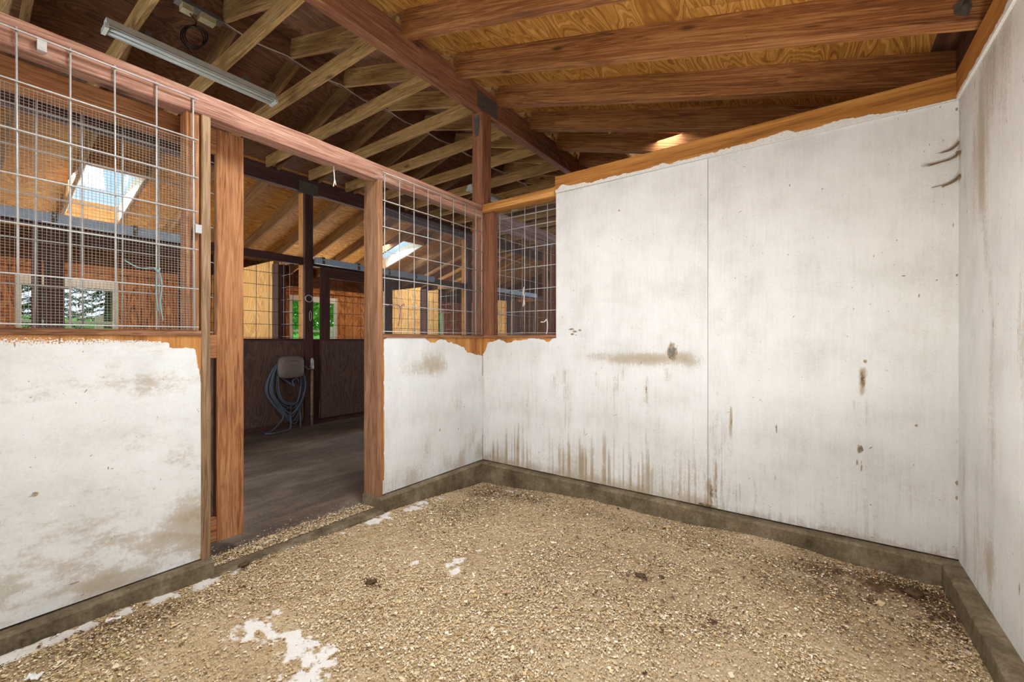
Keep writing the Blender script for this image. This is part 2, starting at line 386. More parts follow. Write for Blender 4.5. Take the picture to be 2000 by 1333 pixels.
class MB:
    def __init__(s): s.v, s.f = [], []
    def box(s, x0, x1, y0, y1, z0, z1):
        n = len(s.v)
        s.v += [(x0, y0, z0), (x1, y0, z0), (x1, y1, z0), (x0, y1, z0), (x0, y0, z1), (x1, y0, z1), (x1, y1, z1), (x0, y1, z1)]
        s.f += [(n, n + 3, n + 2, n + 1), (n + 4, n + 5, n + 6, n + 7), (n, n + 1, n + 5, n + 4), (n + 1, n + 2, n + 6, n + 5), (n + 2, n + 3, n + 7, n + 6), (n + 3, n, n + 4, n + 7)]
        return s
    def tube(s, pts, r, n=6, cap=True):
        pts = [Vector(p) for p in pts]; m = len(pts); base = len(s.v)
        rr = r if callable(r) else (lambda t: r)
        t = (pts[1] - pts[0]).normalized(); u = Vector((0, 0, 1)) if abs(t.z) < 0.9 else Vector((1, 0, 0))
        a = t.cross(u).normalized()
        for i, p in enumerate(pts):
            t = (pts[min(i + 1, m - 1)] - pts[max(i - 1, 0)]).normalized()
            a = (a - t * a.dot(t)).normalized(); b = t.cross(a)
            q = rr(i / (m - 1))
            for k in range(n):
                w = 2 * math.pi * k / n
                s.v.append(tuple(p + a * (q * math.cos(w)) + b * (q * math.sin(w))))
        for i in range(m - 1):
            for k in range(n):
                k2 = (k + 1) % n
                s.f.append((base + i * n + k, base + i * n + k2, base + (i + 1) * n + k2, base + (i + 1) * n + k))
        if cap:
            s.f.append(tuple(base + k for k in range(n - 1, -1, -1))); s.f.append(tuple(base + (m - 1) * n + k for k in range(n)))
        return s
    def torus(s, c, nrm, r, q, n=20, k=6, ry=None):
        nv = Vector(nrm).normalized(); u = nv.orthogonal().normalized()
        if abs(nv.z) < 0.9:
            u = Vector((0, 0, 1)).cross(nv).normalized()
        w = nv.cross(u); ry = ry or r
        pts = [Vector(c) + u * (r * math.cos(2 * math.pi * i / n)) + w * (ry * math.sin(2 * math.pi * i / n)) for i in range(n + 1)]
        return s.tube(pts, q, k, False)
    def lathe(s, c, prof, n=16):
        base = len(s.v); c = Vector(c)
        for (r, z) in prof:
            for k in range(n):
                w = 2 * math.pi * k / n
                s.v.append((c.x + r * math.cos(w), c.y + r * math.sin(w), c.z + z))
        for i in range(len(prof) - 1):
            for k in range(n):
                k2 = (k + 1) % n
                s.f.append((base + i * n + k, base + i * n + k2, base + (i + 1) * n + k2, base + (i + 1) * n + k))
        s.f.append(tuple(base + k for k in range(n - 1, -1, -1))); s.f.append(tuple(base + (len(prof) - 1) * n + k for k in range(n)))
        return s
    def build(s, name, mat, parent=None, smooth=False):
        c = Vector((0, 0, 0))
        if s.v:
            lo = [min(v[i] for v in s.v) for i in range(3)]; hi = [max(v[i] for v in s.v) for i in range(3)]
            c = Vector(((lo[0] + hi[0]) / 2, (lo[1] + hi[1]) / 2, lo[2]))
        me = mesh(name, [tuple(Vector(v) - c) for v in s.v], s.f, smooth)
        return link(name, me, mat, parent, Matrix.Translation(c))
def catmull(P, n=8):
    P = [Vector(p) for p in P]; out = []
    for i in range(len(P) - 1):
        p0, p1, p2, p3 = P[max(i - 1, 0)], P[i], P[i + 1], P[min(i + 2, len(P) - 1)]
        for k in range(n):
            t = k / n
            out.append(0.5 * ((2 * p1) + (p2 - p0) * t + (2 * p0 - 5 * p1 + 4 * p2 - p3) * t * t + (3 * p1 - p0 - 3 * p2 + p3) * t ** 3))
    out.append(P[-1])
    return out

# numpy value noise for worn-paint edges, muck and bedding heights
_rng = np.random.RandomState(11)
_T = _rng.rand(256, 256)
def vnoise(x, y, s=0):
    x = np.asarray(x, float) + 17.3 * s; y = np.asarray(y, float) + 9.1 * s
    xi = np.floor(x).astype(int); yi = np.floor(y).astype(int); fx = x - xi; fy = y - yi
    fx = fx * fx * (3 - 2 * fx); fy = fy * fy * (3 - 2 * fy)
    g = lambda a, b: _T[a & 255, b & 255]
    return (g(xi, yi) * (1 - fx) + g(xi + 1, yi) * fx) * (1 - fy) + (g(xi, yi + 1) * (1 - fx) + g(xi + 1, yi + 1) * fx) * fy
def fbm(x, y, s=0, o=4):
    t, a, n = 0, 0.5, 0
    for i in range(o):
        t = t + a * vnoise(x * 2 ** i, y * 2 ** i, s + i); n += a; a *= 0.5
    return t / n
def sstep(x, a, b):
    t = np.clip((x - a) / (b - a), 0, 1); return t * t * (3 - 2 * t)

def sheet(name, org, udir, w, h, res, thick, mat, parent, fields, bend=None):
    """a plywood sheet standing in a wall: dense face grid carrying paint/dirt/mark, with real thickness behind.
    local X along the wall, local Z up; the face looks along local -Y"""
    nu, nv = max(2, int(w / res) + 1), max(2, int(h / res) + 1)
    u, v = np.meshgrid(np.linspace(0, w, nu), np.linspace(0, h, nv))
    F = fields(u, v)
    y = np.zeros_like(u) + (0.0015 * (fbm(u * 3, v * 3, 5) - 0.5))
    front = np.stack([u, y, v], -1).reshape(-1, 3)
    idx = np.arange(nu * nv).reshape(nv, nu)
    q = np.stack([idx[:-1, :-1], idx[:-1, 1:], idx[1:, 1:], idx[1:, :-1]], -1).reshape(-1, 4)
    loop = list(idx[0, :]) + list(idx[1:, -1]) + list(idx[-1, -2::-1]) + list(idx[-2:0:-1, 0])
    n0 = nu * nv
    back = front[loop].copy(); back[:, 1] = thick
    nb = len(loop)
    sk = [(loop[i], n0 + i, n0 + (i + 1) % nb, loop[(i + 1) % nb]) for i in range(nb)]
    V = np.concatenate([front, back])
    faces = q.tolist() + sk + [tuple(n0 + i for i in range(nb - 1, -1, -1))]
    me = bpy.data.meshes.new(name)
    me.from_pydata(V.tolist(), [], faces)
    for k in ('paint', 'dirt', 'mark'):
        at = me.attributes.new(k, 'FLOAT', 'POINT')
        d = np.zeros(len(V), np.float32); d[:n0] = F.get(k, np.zeros_like(u)).reshape(-1)
        if k == 'paint': d[n0:] = 0.0
        at.data.foreach_set('value', d)
    me.update()
    x = Vector(udir); z = Vector((0, 0, 1)); yv = z.cross(x)
    mw = Matrix((x, yv, z)).transposed().to_4x4(); mw.translation = Vector(org)
    return link(name, me, mat, parent, mw)

# ------------------------------------------------------------------ levels of the building
XF, YP, XR = -2.66, 3.20, 0.604          # stall front face, partition face, outer wall face
CURB, SILL, PLY, HB, HT = 0.115, 1.335, 2.555, 2.485, 2.605
XO, XFO = -6.30, -9.50                   # opposite stall fronts, opposite outer wall
BEAM = 3.525
YB = -0.46                               # partition behind the camera

# ------------------------------------------------------------------ floor
fl = MB().box(XFO - 0.1, XR + 0.15, -4.2, 12.2, -0.35, -0.14).build('floor', M['concrete'])
tag(fl, kind='structure')
# alley slab with real wear relief
nx, ny = 90, 300
gx, gy = np.meshgrid(np.linspace(XO + 0.03, XF - 0.16, nx), np.linspace(-4.1, 12.0, ny))
gz = 0.0 + 0.014 * (fbm(gx * 3, gy * 1.2, 2) - 0.5) + 0.006 * (fbm(gx * 16, gy * 10, 3) - 0.5)
idx = np.arange(nx * ny).reshape(ny, nx)
q = np.stack([idx[:-1, :-1], idx[:-1, 1:], idx[1:, 1:], idx[1:, :-1]], -1).reshape(-1, 4)
me = bpy.data.meshes.new('alley_slab'); me.from_pydata(np.stack([gx, gy, gz], -1).reshape(-1, 3).tolist(), [], q.tolist())
for p in me.polygons: p.use_smooth = True
slab = link('alley_slab', me, M['alley'], fl)
MB().box(XO + 0.03, XF - 0.16, -4.1, 12.0, -0.14, -0.02).build('slab_base', M['concrete'], fl)
MB().box(XFO, XO + 0.03, -4.1, 12.0, -0.14, -0.01).build('far_stall_floor', M['alley'], fl)
MB().box(XF - 0.02, XR, 3.4, 12.0, -0.14, 0.0).build('next_stall_floor', M['alley'], fl)
board('threshold', XF - 0.17, XF + 0.07, 0.89, 1.985, -0.10, 0.035, 'y', M['concrete'], fl, 0.006, 0.015)

# bedding
def bed_h(x, y):
    h = 0.005 + 0.03 * np.exp(-((x + 2.6) ** 2 + (y - 0.5) ** 2) / 1.2) - 0.055 * np.exp(-((x + 2.5) ** 2 + (y - 3.1) ** 2) / 0.7)
    h = h - 0.025 * sstep(y, 2.6, 3.1)
    h = h + 0.045 * np.exp(-((x + 1.5) ** 2 / 0.5 + (y - 3.2) ** 2 / 0.02)) * 0.9 + 0.05 * np.exp(-((x + 0.25) ** 2 / 0.12 + (y - 3.16) ** 2 / 0.02))
    h = h + 0.03 * (fbm(x * 1.6, y * 1.6, 4) - 0.5) + 0.014 * (fbm(x * 8, y * 8, 6) - 0.5)
    return h
def spots(x, y, L):
    t = np.zeros_like(x)
    for (a, b, r1, r2, s) in L:
        t = np.maximum(t, s * np.exp(-(((x - a) / (1.45 * r1)) ** 2 + ((y - b) / (1.45 * r2)) ** 2)))
    return t
LIME = [(-1.74, 0.88, 0.22, 0.07, 1.1), (-1.52, 0.86, 0.13, 0.05, 1.0), (-1.92, 0.80, 0.13, 0.06, 1.0), (-1.85, 1.0, 0.05, 0.05, 0.9), (-1.12, 0.85, 0.08, 0.06, 0.6), (-1.78, 0.86, 0.12, 0.05, 1.0), (-1.66, 0.80, 0.16, 0.05, 0.9), (-1.6, 0.95, 0.07, 0.05, 0.95), (-2.0, 0.84, 0.05, 0.05, 1.0), (-2.05, 0.98, 0.05, 0.04, 0.9), (-1.95, 0.93, 0.03, 0.04, 0.9),
        (-1.88, 1.66, 0.03, 0.04, 0.9), (-1.70, 1.79, 0.04, 0.07, 0.75), (-1.62, 1.72, 0.03, 0.05, 0.7), (-1.68, 1.95, 0.03, 0.05, 0.7), (-2.35, 0.98, 0.03, 0.03, 0.8), (-1.65, 2.4, 0.05, 0.04, 0.6),
        (-2.57, 0.35, 0.03, 0.3, 1.6), (-2.57, 0.75, 0.03, 0.2, 1.6), (-2.55, 2.1, 0.05, 0.3, 1.8), (-2.53, 2.5, 0.04, 0.2, 0.8), (-1.3, 1.9, 0.05, 0.07, 0.5), (-1.05, 1.75, 0.05, 0.05, 0.55), (-1.5, 0.75, 0.1, 0.04, 0.8),
        (-0.9, 1.45, 0.05, 0.03, 0.55), (0.50, 2.2, 0.03, 0.3, 0.8), (-2.3, 3.05, 0.2, 0.03, 0.7)]
DUNG = [(0.36, 2.96, 0.22, 0.10, 1.0), (0.10, 2.93, 0.25, 0.10, 0.75), (0.47, 2.78, 0.10, 0.16, 0.8), (0.15, 2.70, 0.35, 0.14, 0.55), (-2.35, 2.9, 0.16, 0.16, 0.9), (-2.1, 2.95, 0.25, 0.1, 0.7), (-0.78, 2.26, 0.05, 0.03, 0.9), (-0.45, 2.55, 0.05, 0.03, 0.5),
        (-1.9, 1.37, 0.04, 0.02, 1.0), (-2.45, 0.55, 0.1, 0.25, 0.45), (-1.2, 2.9, 0.6, 0.12, 0.35), (-2.2, 2.5, 0.2, 0.3, 0.4), (-1.0, 2.3, 0.5, 0.4, 0.22), (0.25, 2.45, 0.2, 0.15, 0.4)]
def limebrk(x, y): return np.clip(0.25 + 2.6 * (fbm(x * 9 + 0.8 * vnoise(x * 3, y * 3, 2), y * 13, 9, 5) - 0.36), 0, 1.3) * (0.35 + 1.15 * fbm(x * 38, y * 46, 4, 4))
nx, ny = 300, 340
gx, gy = np.meshgrid(np.linspace(XF + 0.02, XR - 0.02, nx), np.linspace(-0.44, YP - 0.02, ny))
gz = bed_h(gx, gy) + 0.006 * (vnoise(gx * 70, gy * 70, 8) - 0.5)
idx = np.arange(nx * ny).reshape(ny, nx)
q = np.stack([idx[:-1, :-1], idx[:-1, 1:], idx[1:, 1:], idx[1:, :-1]], -1).reshape(-1, 4)
me = bpy.data.meshes.new('bedding')
me.from_pydata(np.stack([gx, gy, gz], -1).reshape(-1, 3).tolist(), [], q.tolist())
brk = 0.15 + 1.7 * fbm(gx * 17, gy * 17, 9)
for k, L in (('lime', LIME), ('dung', DUNG)):
    at = me.attributes.new(k, 'FLOAT', 'POINT'); at.data.foreach_set('value', (spots(gx, gy, L) * (brk if k == 'dung' else limebrk(gx, gy))).reshape(-1).astype(np.float32))
for p in me.polygons: p.use_smooth = True
bed = link('bedding', me, M['bedding'])
tag(bed, 'tan sawdust and shavings bedding spread over the whole stall floor', 'bedding', kind='stuff')

rg = np.random.RandomState(5)
n = 260000
fx = rg.uniform(XF + 0.06, XR - 0.08, n); fy = rg.uniform(0.1, YP - 0.075, n)
keep = rg.rand(n) > 0.93 * sstep(spots(fx, fy, LIME) * limebrk(fx, fy), 0.35, 0.6)
clump = fbm(fx * 2.2, fy * 2.2, 12); keep &= rg.rand(n) < 0.30 + 1.3 * sstep(clump, 0.35, 0.7)
fx, fy = fx[keep], fy[keep]
# a thinner spill over the threshold and just into the alley
k2 = 6500
sx = XF - 0.02 - np.abs(rg.normal(0, 0.11, k2)); sy = rg.uniform(0.92, 1.96, k2)
fx = np.concatenate([fx, sx]); fy = np.concatenate([fy, sy]); n = len(fx)
fz = np.where(fx < XF + 0.06, np.where(fx > XF - 0.18, 0.040, 0.012), bed_h(fx, fy) + 0.006)
a = rg.uniform(0, 2 * np.pi, n); L = rg.lognormal(np.log(0.0050), 0.48, n); W = L * rg.uniform(0.3, 0.95, n)
tl = rg.normal(0, 0.17, n); tl2 = rg.normal(0, 0.17, n)
straw = rg.rand(n) < 0.004 + 0.035 * np.exp(-((fx + 2.35) / 0.35) ** 2 - ((fy - 0.35) / 0.35) ** 2)
L = np.where(straw, rg.uniform(0.02, 0.07, n), L); W = np.where(straw, 0.0016, W); tl = np.where(straw, 0.3 * tl, tl)
ca, sa = np.cos(a), np.sin(a)
ux, uy, uz = ca * np.cos(tl), sa * np.cos(tl), np.sin(tl)
vx, vy, vz = -sa * np.cos(tl2), ca * np.cos(tl2), np.sin(tl2)
P = np.zeros((n, 4, 3))
for i, (s1, s2) in enumerate(((-1, -1), (1, -0.8), (0.9, 1), (-1, 0.85))):
    P[:, i, 0] = fx + 0.5 * (s1 * ux * L + s2 * vx * W)
    P[:, i, 1] = fy + 0.5 * (s1 * uy * L + s2 * vy * W)
    P[:, i, 2] = fz + 0.5 * (s1 * uz * L + s2 * vz * W) + rg.uniform(0, 0.0022, n)
pal = np.array([rgb(216, 192, 152)[:3], rgb(238, 222, 192)[:3], rgb(196, 166, 120)[:3], rgb(168, 134, 90)[:3], rgb(118, 90, 60)[:3], rgb(212, 180, 134)[:3], rgb(248, 238, 216)[:3]])
ci = rg.choice(7, n, p=[0.25, 0.20, 0.18, 0.11, 0.06, 0.12, 0.08])
tint = pal[ci] * rg.uniform(0.85, 1.1, (n, 1))
tint[straw] = np.array(rgb(176, 164, 104)[:3]) * rg.uniform(0.6, 1.3, (int(straw.sum()), 1))
dg = np.clip(spots(fx, fy, DUNG) * (0.5 + fbm(fx * 9, fy * 9, 9)), 0, 1)
dk = (rg.rand(n) < dg * 0.85)
tint[dk] = np.array(rgb(84, 58, 40)[:3]) * rg.uniform(0.6, 1.4, (dk.sum(), 1))
me = bpy.data.meshes.new('shavings')
me.vertices.add(n * 4); me.vertices.foreach_set('co', P.reshape(-1).astype(np.float32))
me.loops.add(n * 4); me.loops.foreach_set('vertex_index', np.arange(n * 4, dtype=np.int32))
me.polygons.add(n); me.polygons.foreach_set('loop_start', np.arange(0, n * 4, 4, dtype=np.int32))
me.polygons.foreach_set('loop_total', np.full(n, 4, np.int32))
at = me.attributes.new('tint', 'FLOAT_COLOR', 'POINT')
at.data.foreach_set('color', np.repeat(np.concatenate([tint, np.ones((n, 1))], 1), 4, axis=0).reshape(-1).astype(np.float32))
me.update(calc_edges=True)
sh = link('shavings', me, M['flake'], bed)
sh['kind'] = 'stuff'

# ------------------------------------------------------------------ concrete curbs
board('baseboard_left', XF - 0.17, XF + 0.05, YB, 0.905, -0.14, CURB, 'y', M['concrete'], None, 0.004, 0.012)['kind'] = 'structure'
board('baseboard_front', XF - 0.17, XF + 0.05, 1.965, YP + 0.12, -0.14, CURB, 'y', M['concrete'], None, 0.004, 0.012)['kind'] = 'structure'
board('baseboard_back', XF + 0.05, XR + 0.1, YP - 0.07, YP + 0.12, -0.14, CURB, 'x', M['concrete'], None, 0.004, 0.012)['kind'] = 'structure'
board('baseboard_right', XR - 0.075, XR + 0.1, YB, YP - 0.07, -0.14, CURB, 'y', M['concrete'], None, 0.004, 0.012)['kind'] = 'structure'

# ------------------------------------------------------------------ stall front wall (wall_left)
wl = root('wall_left', (XF, 0.5, 0), kind='structure')
def poly(x, pts):
    a = np.array(pts, float); return np.interp(x, a[:, 0], a[:, 1])
def flecks(u, v, k, seed, dens=1.0):
    rr = np.random.RandomState(seed); t = np.zeros_like(u)
    w, h = u.max(), v.max(); res = u[0, 1] - u[0, 0]
    for _ in range(int(k * dens)):
        a, b = rr.uniform(0, w), rr.uniform(0, h); ln = 0.004 + 0.016 * rr.rand() ** 3; th = rr.uniform(-1.2, 1.2) if rr.rand() < 0.6 else rr.uniform(1.2, 1.9)
        i0, i1 = int((b - 0.04) / res), int((b + 0.04) / res) + 1; j0, j1 = int((a - 0.04) / res), int((a + 0.04) / res) + 1
        i0, j0 = max(i0, 0), max(j0, 0)
        uu, vv = u[i0:i1, j0:j1] - a, v[i0:i1, j0:j1] - b
        if uu.size == 0: continue
        p, s = uu * math.cos(th) + vv * math.sin(th), -uu * math.sin(th) + vv * math.cos(th)
        t[i0:i1, j0:j1] = np.maximum(t[i0:i1, j0:j1], rr.uniform(0.2, 1.0) ** 1.5 * np.exp(-(p / ln) ** 2 - (s / 0.0035) ** 2))
    return t
def left_fields(u, v):
    y = u + YB; z = v + CURB
    nz = fbm(y * 22, z * 22, 1) - 0.5
    top = poly(y, [(-0.5, 1.252), (0.179, 1.252), (0.5, 1.250), (0.70, 1.246), (0.735, 1.24), (0.83, 1.232), (0.86, 1.19)])
    stip = poly(y, [(-0.5, 1.305), (0.18, 1.302), (0.45, 1.286), (0.57, 1.278), (0.725, 1.268), (0.735, 1.2), (1, 1.2)])
    edge = poly(z, [(0, 0.855), (0.23, 0.866), (0.64, 0.876), (0.86, 0.878), (1.02, 0.868), (1.19, 0.845), (1.3, 0.83)])
    p = sstep(top - z + 0.014 * nz, -0.003, 0.004)
    fade = np.clip(1.0 - (z - top) / np.maximum(stip - top, 0.004), 0, 1)
    st = (z < stip + 0.008 * nz) * (0.30 + 0.36 * fade + 0.22 * sstep(y, 0.3, 0.7))
    p = np.maximum(p, st)
    p = p * sstep(edge - y + 0.02 * nz, -0.003, 0.004)
    low = sstep(z, 0.85, 0.15)
    d = 0.42 * low * (0.3 + 0.9 * sstep(fbm(y * 7 + z * 2, z * 13, 2, 6), 0.36, 0.72)) + 0.26 * sstep(fbm(y * 5, z * 8, 6, 6), 0.45, 0.75) + 0.35 * np.exp(-((z - 1.12) / 0.1) ** 2) * sstep(fbm(y * 4, z * 4, 8), 0.45, 0.8)
    d = d + 0.5 * sstep(y, 0.62, 0.86) * sstep(z, 0.62, 0.2) * fbm(y * 12, z * 12, 3)
    mk = flecks(u, v, 220, 3)
    for (a, b, w, h, s) in [(0.272, 0.629, 0.012, 0.012, 1), (0.259, 0.623, 0.012, 0.003, 0.6), (0.39, 0.203, 0.02, 0.004, 0.9), (0.282, 0.90, 0.0025, 0.05, 0.35), (0.38, 0.417, 0.006, 0.09, 0.3), (0.55, 0.571, 0.006, 0.008, 0.6), (0.81, 0.23, 0.03, 0.03, 0.3)]:
        mk = np.maximum(mk, s * np.exp(-((y - a) / w) ** 2 - ((z - b) / h) ** 2))
    return {'paint': p, 'dirt': np.clip(d, 0, 1), 'mark': mk}
def mid_fields(u, v):
    y = u + 1.975; z = v + CURB
    nz = fbm(y * 26, z * 26, 1) - 0.5
    top = poly(y, [(1.97, 1.25), (2.044, 1.28), (2.106, 1.318), (2.28, 1.319), (2.44, 1.305), (2.50, 1.262), (2.56, 1.262), (2.62, 1.288), (2.70, 1.272), (2.82, 1.241), (2.92, 1.216), (2.97, 1.17), (3.03, 1.155), (3.2, 1.13)])
    p = sstep(top - z + 0.03 * nz, -0.003, 0.004) * sstep(y - 2.035 + 0.012 * nz, -0.002, 0.004)
    p = np.maximum(p, sstep(0.22 - z + 0.04 * nz, 0, 0.006) * sstep(y - 1.99, 0, 0.004))
    low = sstep(z, 0.55, 0.12)
    d = 0.5 * low * fbm(y * 8, z * 4, 2) + 0.5 * np.exp(-((z - 1.05) / 0.09) ** 2 - ((y - 2.45) / 0.28) ** 2) + 0.3 * sstep(fbm(y * 6, z * 3, 7), 0.5, 0.8)
    mk = flecks(u, v, 110, 8)
    for (a, b, w, h, s) in [(2.62, 0.50, 0.008, 0.02, 0.9), (2.93, 0.66, 0.02, 0.006, 0.7), (2.85, 0.47, 0.01, 0.015, 0.7)]:
        mk = np.maximum(mk, s * np.exp(-((y - a) / w) ** 2 - ((z - b) / h) ** 2))
    return {'paint': p, 'dirt': np.clip(d, 0, 1), 'mark': mk}
sheet('plywood_panel', (XF, YB, CURB + 0.008), (0, 1, 0), 0.862 - YB, 1.305 - CURB - 0.008, 0.0055, 0.012, M['paint_front'], wl, left_fields)
sheet('plywood_panel', (XF, 2.022, CURB + 0.008), (0, 1, 0), YP - 2.022, 1.305 - CURB - 0.008, 0.006, 0.012, M['paint_left'], wl, lambda u, v: mid_fields(u + 0.047, v))
board('sill_board', XF - 0.125, XF + 0.008, YB, 0.862, 1.305, SILL, 'y', M['jamb'], wl)
board('sill_board', XF - 0.125, XF + 0.008, 2.022, YP - 0.01, 1.305, SILL, 'y', M['jamb'], wl)
board('header', XF - 0.095, XF, YB, YP + 0.14, HB, HT, 'y', M['header'], wl, 0.003)
board('jamb_board', XF - 0.165, XF + 0.006, 0.862, 0.905, CURB, HB, 'z', M['grayjamb'], wl, 0.002)
board('jamb_board', XF - 0.17, XF + 0.006, 1.978, 2.022, CURB, HB, 'z', M['jamb'], wl, 0.003)
board('stud', XF - 0.10, XF - 0.012, 0.80, 0.861, SILL, HB, 'z', M['doorwood'], wl)
board('stud', XF - 0.11, XF - 0.014, YB, YB + 0.09, CURB, HB, 'z', M['jamb'], wl)
board('stud', XF - 0.16, XF - 0.014, 0.77, 0.86, CURB, 1.305, 'z', M['orange'], wl)
board('stud', XF - 0.16, XF - 0.014, 2.024, 2.11, CURB, 1.305, 'z', M['orange'], wl)
board('back_panel', XF - 0.150, XF - 0.128, YB, 0.86, CURB, 1.32, 'y', M['darkply'], wl)
board('back_panel', XF - 0.150, XF - 0.128, 2.03, YP, CURB, 1.32, 'y', M['darkply'], wl)
board('corner_post', XF - 0.13, XF, 3.19, 3.33, CURB, BEAM, 'z', M['post'], wl, 0.003)
board('corner_stud', XF + 0.001, XF + 0.128, YP + 0.004, YP + 0.075, SILL, 2.53, 'z', M['post'], wl, 0.003)

# ------------------------------------------------------------------ partition (wall_back)
wb = root('wall_back', (-1.0, YP, 0), kind='structure')
STREAK = [(-1.743, 1.047, 0.349, 0.123, 0.4), (-1.47, 1.036, 0.89, 0.063, 0.45), (-1.245, 1.146, 0.965, 0.058, 0.35), (-1.055, 1.014, 0.801, 0.031, 0.7), (-0.893, 1.098, 0.985, 0.052, 0.6), (-0.477, 0.834, 0.609, 0.019, 0.7), (-0.55, 0.81, 0.106, 0.161, 0.45), (-0.615, 0.34, 0.091, 0.046, 0.95), (-0.573, 0.454, 0.065, 0.033, 0.9), (-0.44, 0.338, 0.097, 0.061, 0.5), (-0.277, 0.486, 0.403, 0.02, 0.75), (-0.22, 0.43, 0.374, 0.011, 0.7), (0.211, 1.126, 0.965, 0.037, 0.85), (0.228, 0.958, 0.779, 0.009, 0.7), (0.172, 0.938, 0.863, 0.01, 0.5), (-1.43, 0.251, 0.168, 0.027, 0.65), (-1.142, 0.341, 0.234, 0.024, 0.6), (-0.839, 0.466, 0.366, 0.018, 0.6), (-1.266, 0.501, 0.34, 0.017, 0.4), (-1.575, 0.713, 0.459, 0.028, 0.35), (-1.869, 0.997, 0.864, 0.062, 0.4), (-2.136, 0.846, 0.475, 0.045, 0.4), (-2.458, 0.922, 0.63, 0.062, 0.35), (-1.055, 0.607, 0.375, 0.019, 0.4), (-0.75, 0.608, 0.425, 0.014, 0.4), (-1.483, 0.471, 0.179, 0.018, 0.45), (-0.111, 0.498, 0.338, 0.012, 0.5), (-0.32, 0.378, 0.16, 0.088, 0.4), (-0.733, 0.939, 0.884, 0.103, 0.35)]
BLOT = [(-0.867, 1.19, 0.042, 0.075, 1.0), (-0.217, 0.706, 0.007, 0.037, 0.9), (0.2, 0.64, 0.016, 0.03, 1.0), (0.186, 0.563, 0.006, 0.03, 0.9), (0.207, 0.545, 0.005, 0.05, 0.8), (0.44, 0.805, 0.008, 0.008, 1), (0.223, 1.155, 0.009, 0.01, 1), (0.212, 1.05, 0.014, 0.07, 0.75), (-0.477, 0.72, 0.008, 0.09, 0.6), (-0.60, 0.21, 0.018, 0.10, 0.8), (-0.57, 0.25, 0.01, 0.13, 0.7), (-1.055, 0.9, 0.012, 0.08, 0.55), (-0.63, 0.12, 0.08, 0.02, 0.9),
        (-1.69, 1.372, 0.03, 0.009, 1), (-1.66, 1.352, 0.03, 0.009, 1), (-1.61, 1.362, 0.018, 0.009, 1), (-1.68, 1.33, 0.02, 0.009, 1), (-1.645, 1.322, 0.016, 0.007, 0.9), (-1.27, 2.3, 0.012, 0.012, 0.8), (-1.17, 2.05, 0.008, 0.006, 0.8), (0.05, 1.9, 0.006, 0.012, 0.8), (0.02, 2.2, 0.006, 0.015, 0.8), (-0.1, 1.83, 0.018, 0.006, 0.6), (0.52, 1.6, 0.006, 0.005, 0.9)]
for z, h, s_ in ((2.5, .012, .9), (2.41, .006, .6), (2.27, .012, .9), (1.97, .01, .7), (1.76, .012, .6), (1.73, .006, .6), (1.62, .01, .8), (1.57, .005, .9), (1.40, .008, .5), (0.92, .03, .4), (0.74, .02, .6), (0.52, .02, .8), (0.44, .015, .9), (0.36, .02, .5)): BLOT.append((0.596, z, 0.007, h, s_))
for z in (2.35, 2.2, 2.1, 2.05, 1.95): BLOT.append((0.545, z, 0.006, 0.025, 0.55))
def part_fields(x0, topedge):
    def f(u, v):
        x = u + x0; z = v + CURB
        nz = fbm(x * 24, z * 24, 2) - 0.5
        p = sstep(topedge(x) - z + 0.03 * nz, -0.003, 0.004)
        low = sstep(z, 0.62, 0.12)
        leftish = sstep(x, -0.2, -1.2)
        runs = sstep(vnoise(x * 66, z * 2.2, 5), 0.5, 0.95) * (0.35 + 0.9 * fbm(x * 16, z * 11, 8))
        d = (0.22 + 0.50 * leftish) * low * (0.45 + runs) * (0.2 + 1.2 * fbm(x * 7, z * 6, 4))
        d = d + 0.30 * leftish * sstep(z, 1.25, 0.9) * runs + 0.16 * sstep(fbm(x * 2.2, z * 2.2, 9), 0.5, 0.8)
        d = d + 0.6 * sstep(z, 0.2, 0.11) * fbm(x * 20, z * 20, 2)
        for (a, zt, zb, w, s) in STREAK:
            e = np.exp(-((x - a - 0.01 * (fbm(z * 9, a + 0 * x, 1) - 0.5)) / (w * 0.55)) ** 2) * sstep(zt - z, -0.02, 0.04) * sstep(z - zb, -0.04, 0.02)
            d = np.maximum(d, s * 1.1 * e * (0.15 + 1.0 * vnoise(x * 110, z * 7, 3)) * (0.35 + 1.1 * fbm(x * 25, z * 14, 6)))
        for (a, b, w, h, s) in [(-1.10, 1.135, 0.36, 0.055, 0.75), (-1.4, 1.145, 0.25, 0.05, 0.5), (-0.78, 1.14, 0.14, 0.06, 0.7)]:
            d = np.maximum(d, s * np.exp(-((x - a) / w) ** 2 - ((z - b) / h) ** 2) * (0.6 + 0.7 * fbm(x * 10, z * 14, 7)))
        mk = flecks(u, v, 150 * u.max() * v.max(), int(70 + 10 * x0))
        for (a, b, w, h, s) in BLOT:
            e = s * np.exp(-((x - a) / w) ** 2 - ((z - b) / h) ** 2)
            mk = np.maximum(mk, e * (0.6 + 0.8 * vnoise(x * 160, z * 70, 4)))
        return {'paint': p, 'dirt': np.clip(d, 0, 1), 'mark': mk}
    return f
low_top = lambda x: poly(x, [(-2.66, 1.15), (-2.63, 1.18), (-2.60, 1.255), (-2.46, 1.292), (-2.37, 1.252), (-2.25, 1.278), (-2.08, 1.303), (-1.97, 1.288), (-1.91, 1.262), (-1.87, 1.30), (-1.838, 1.33)])
sheet('plywood_panel', (XF + 0.001, YP, CURB + 0.008), (1, 0, 0), -1.8395 - XF, 1.305 - CURB - 0.008, 0.006, 0.012, M['paint_left'], wb, part_fields(XF, low_top))
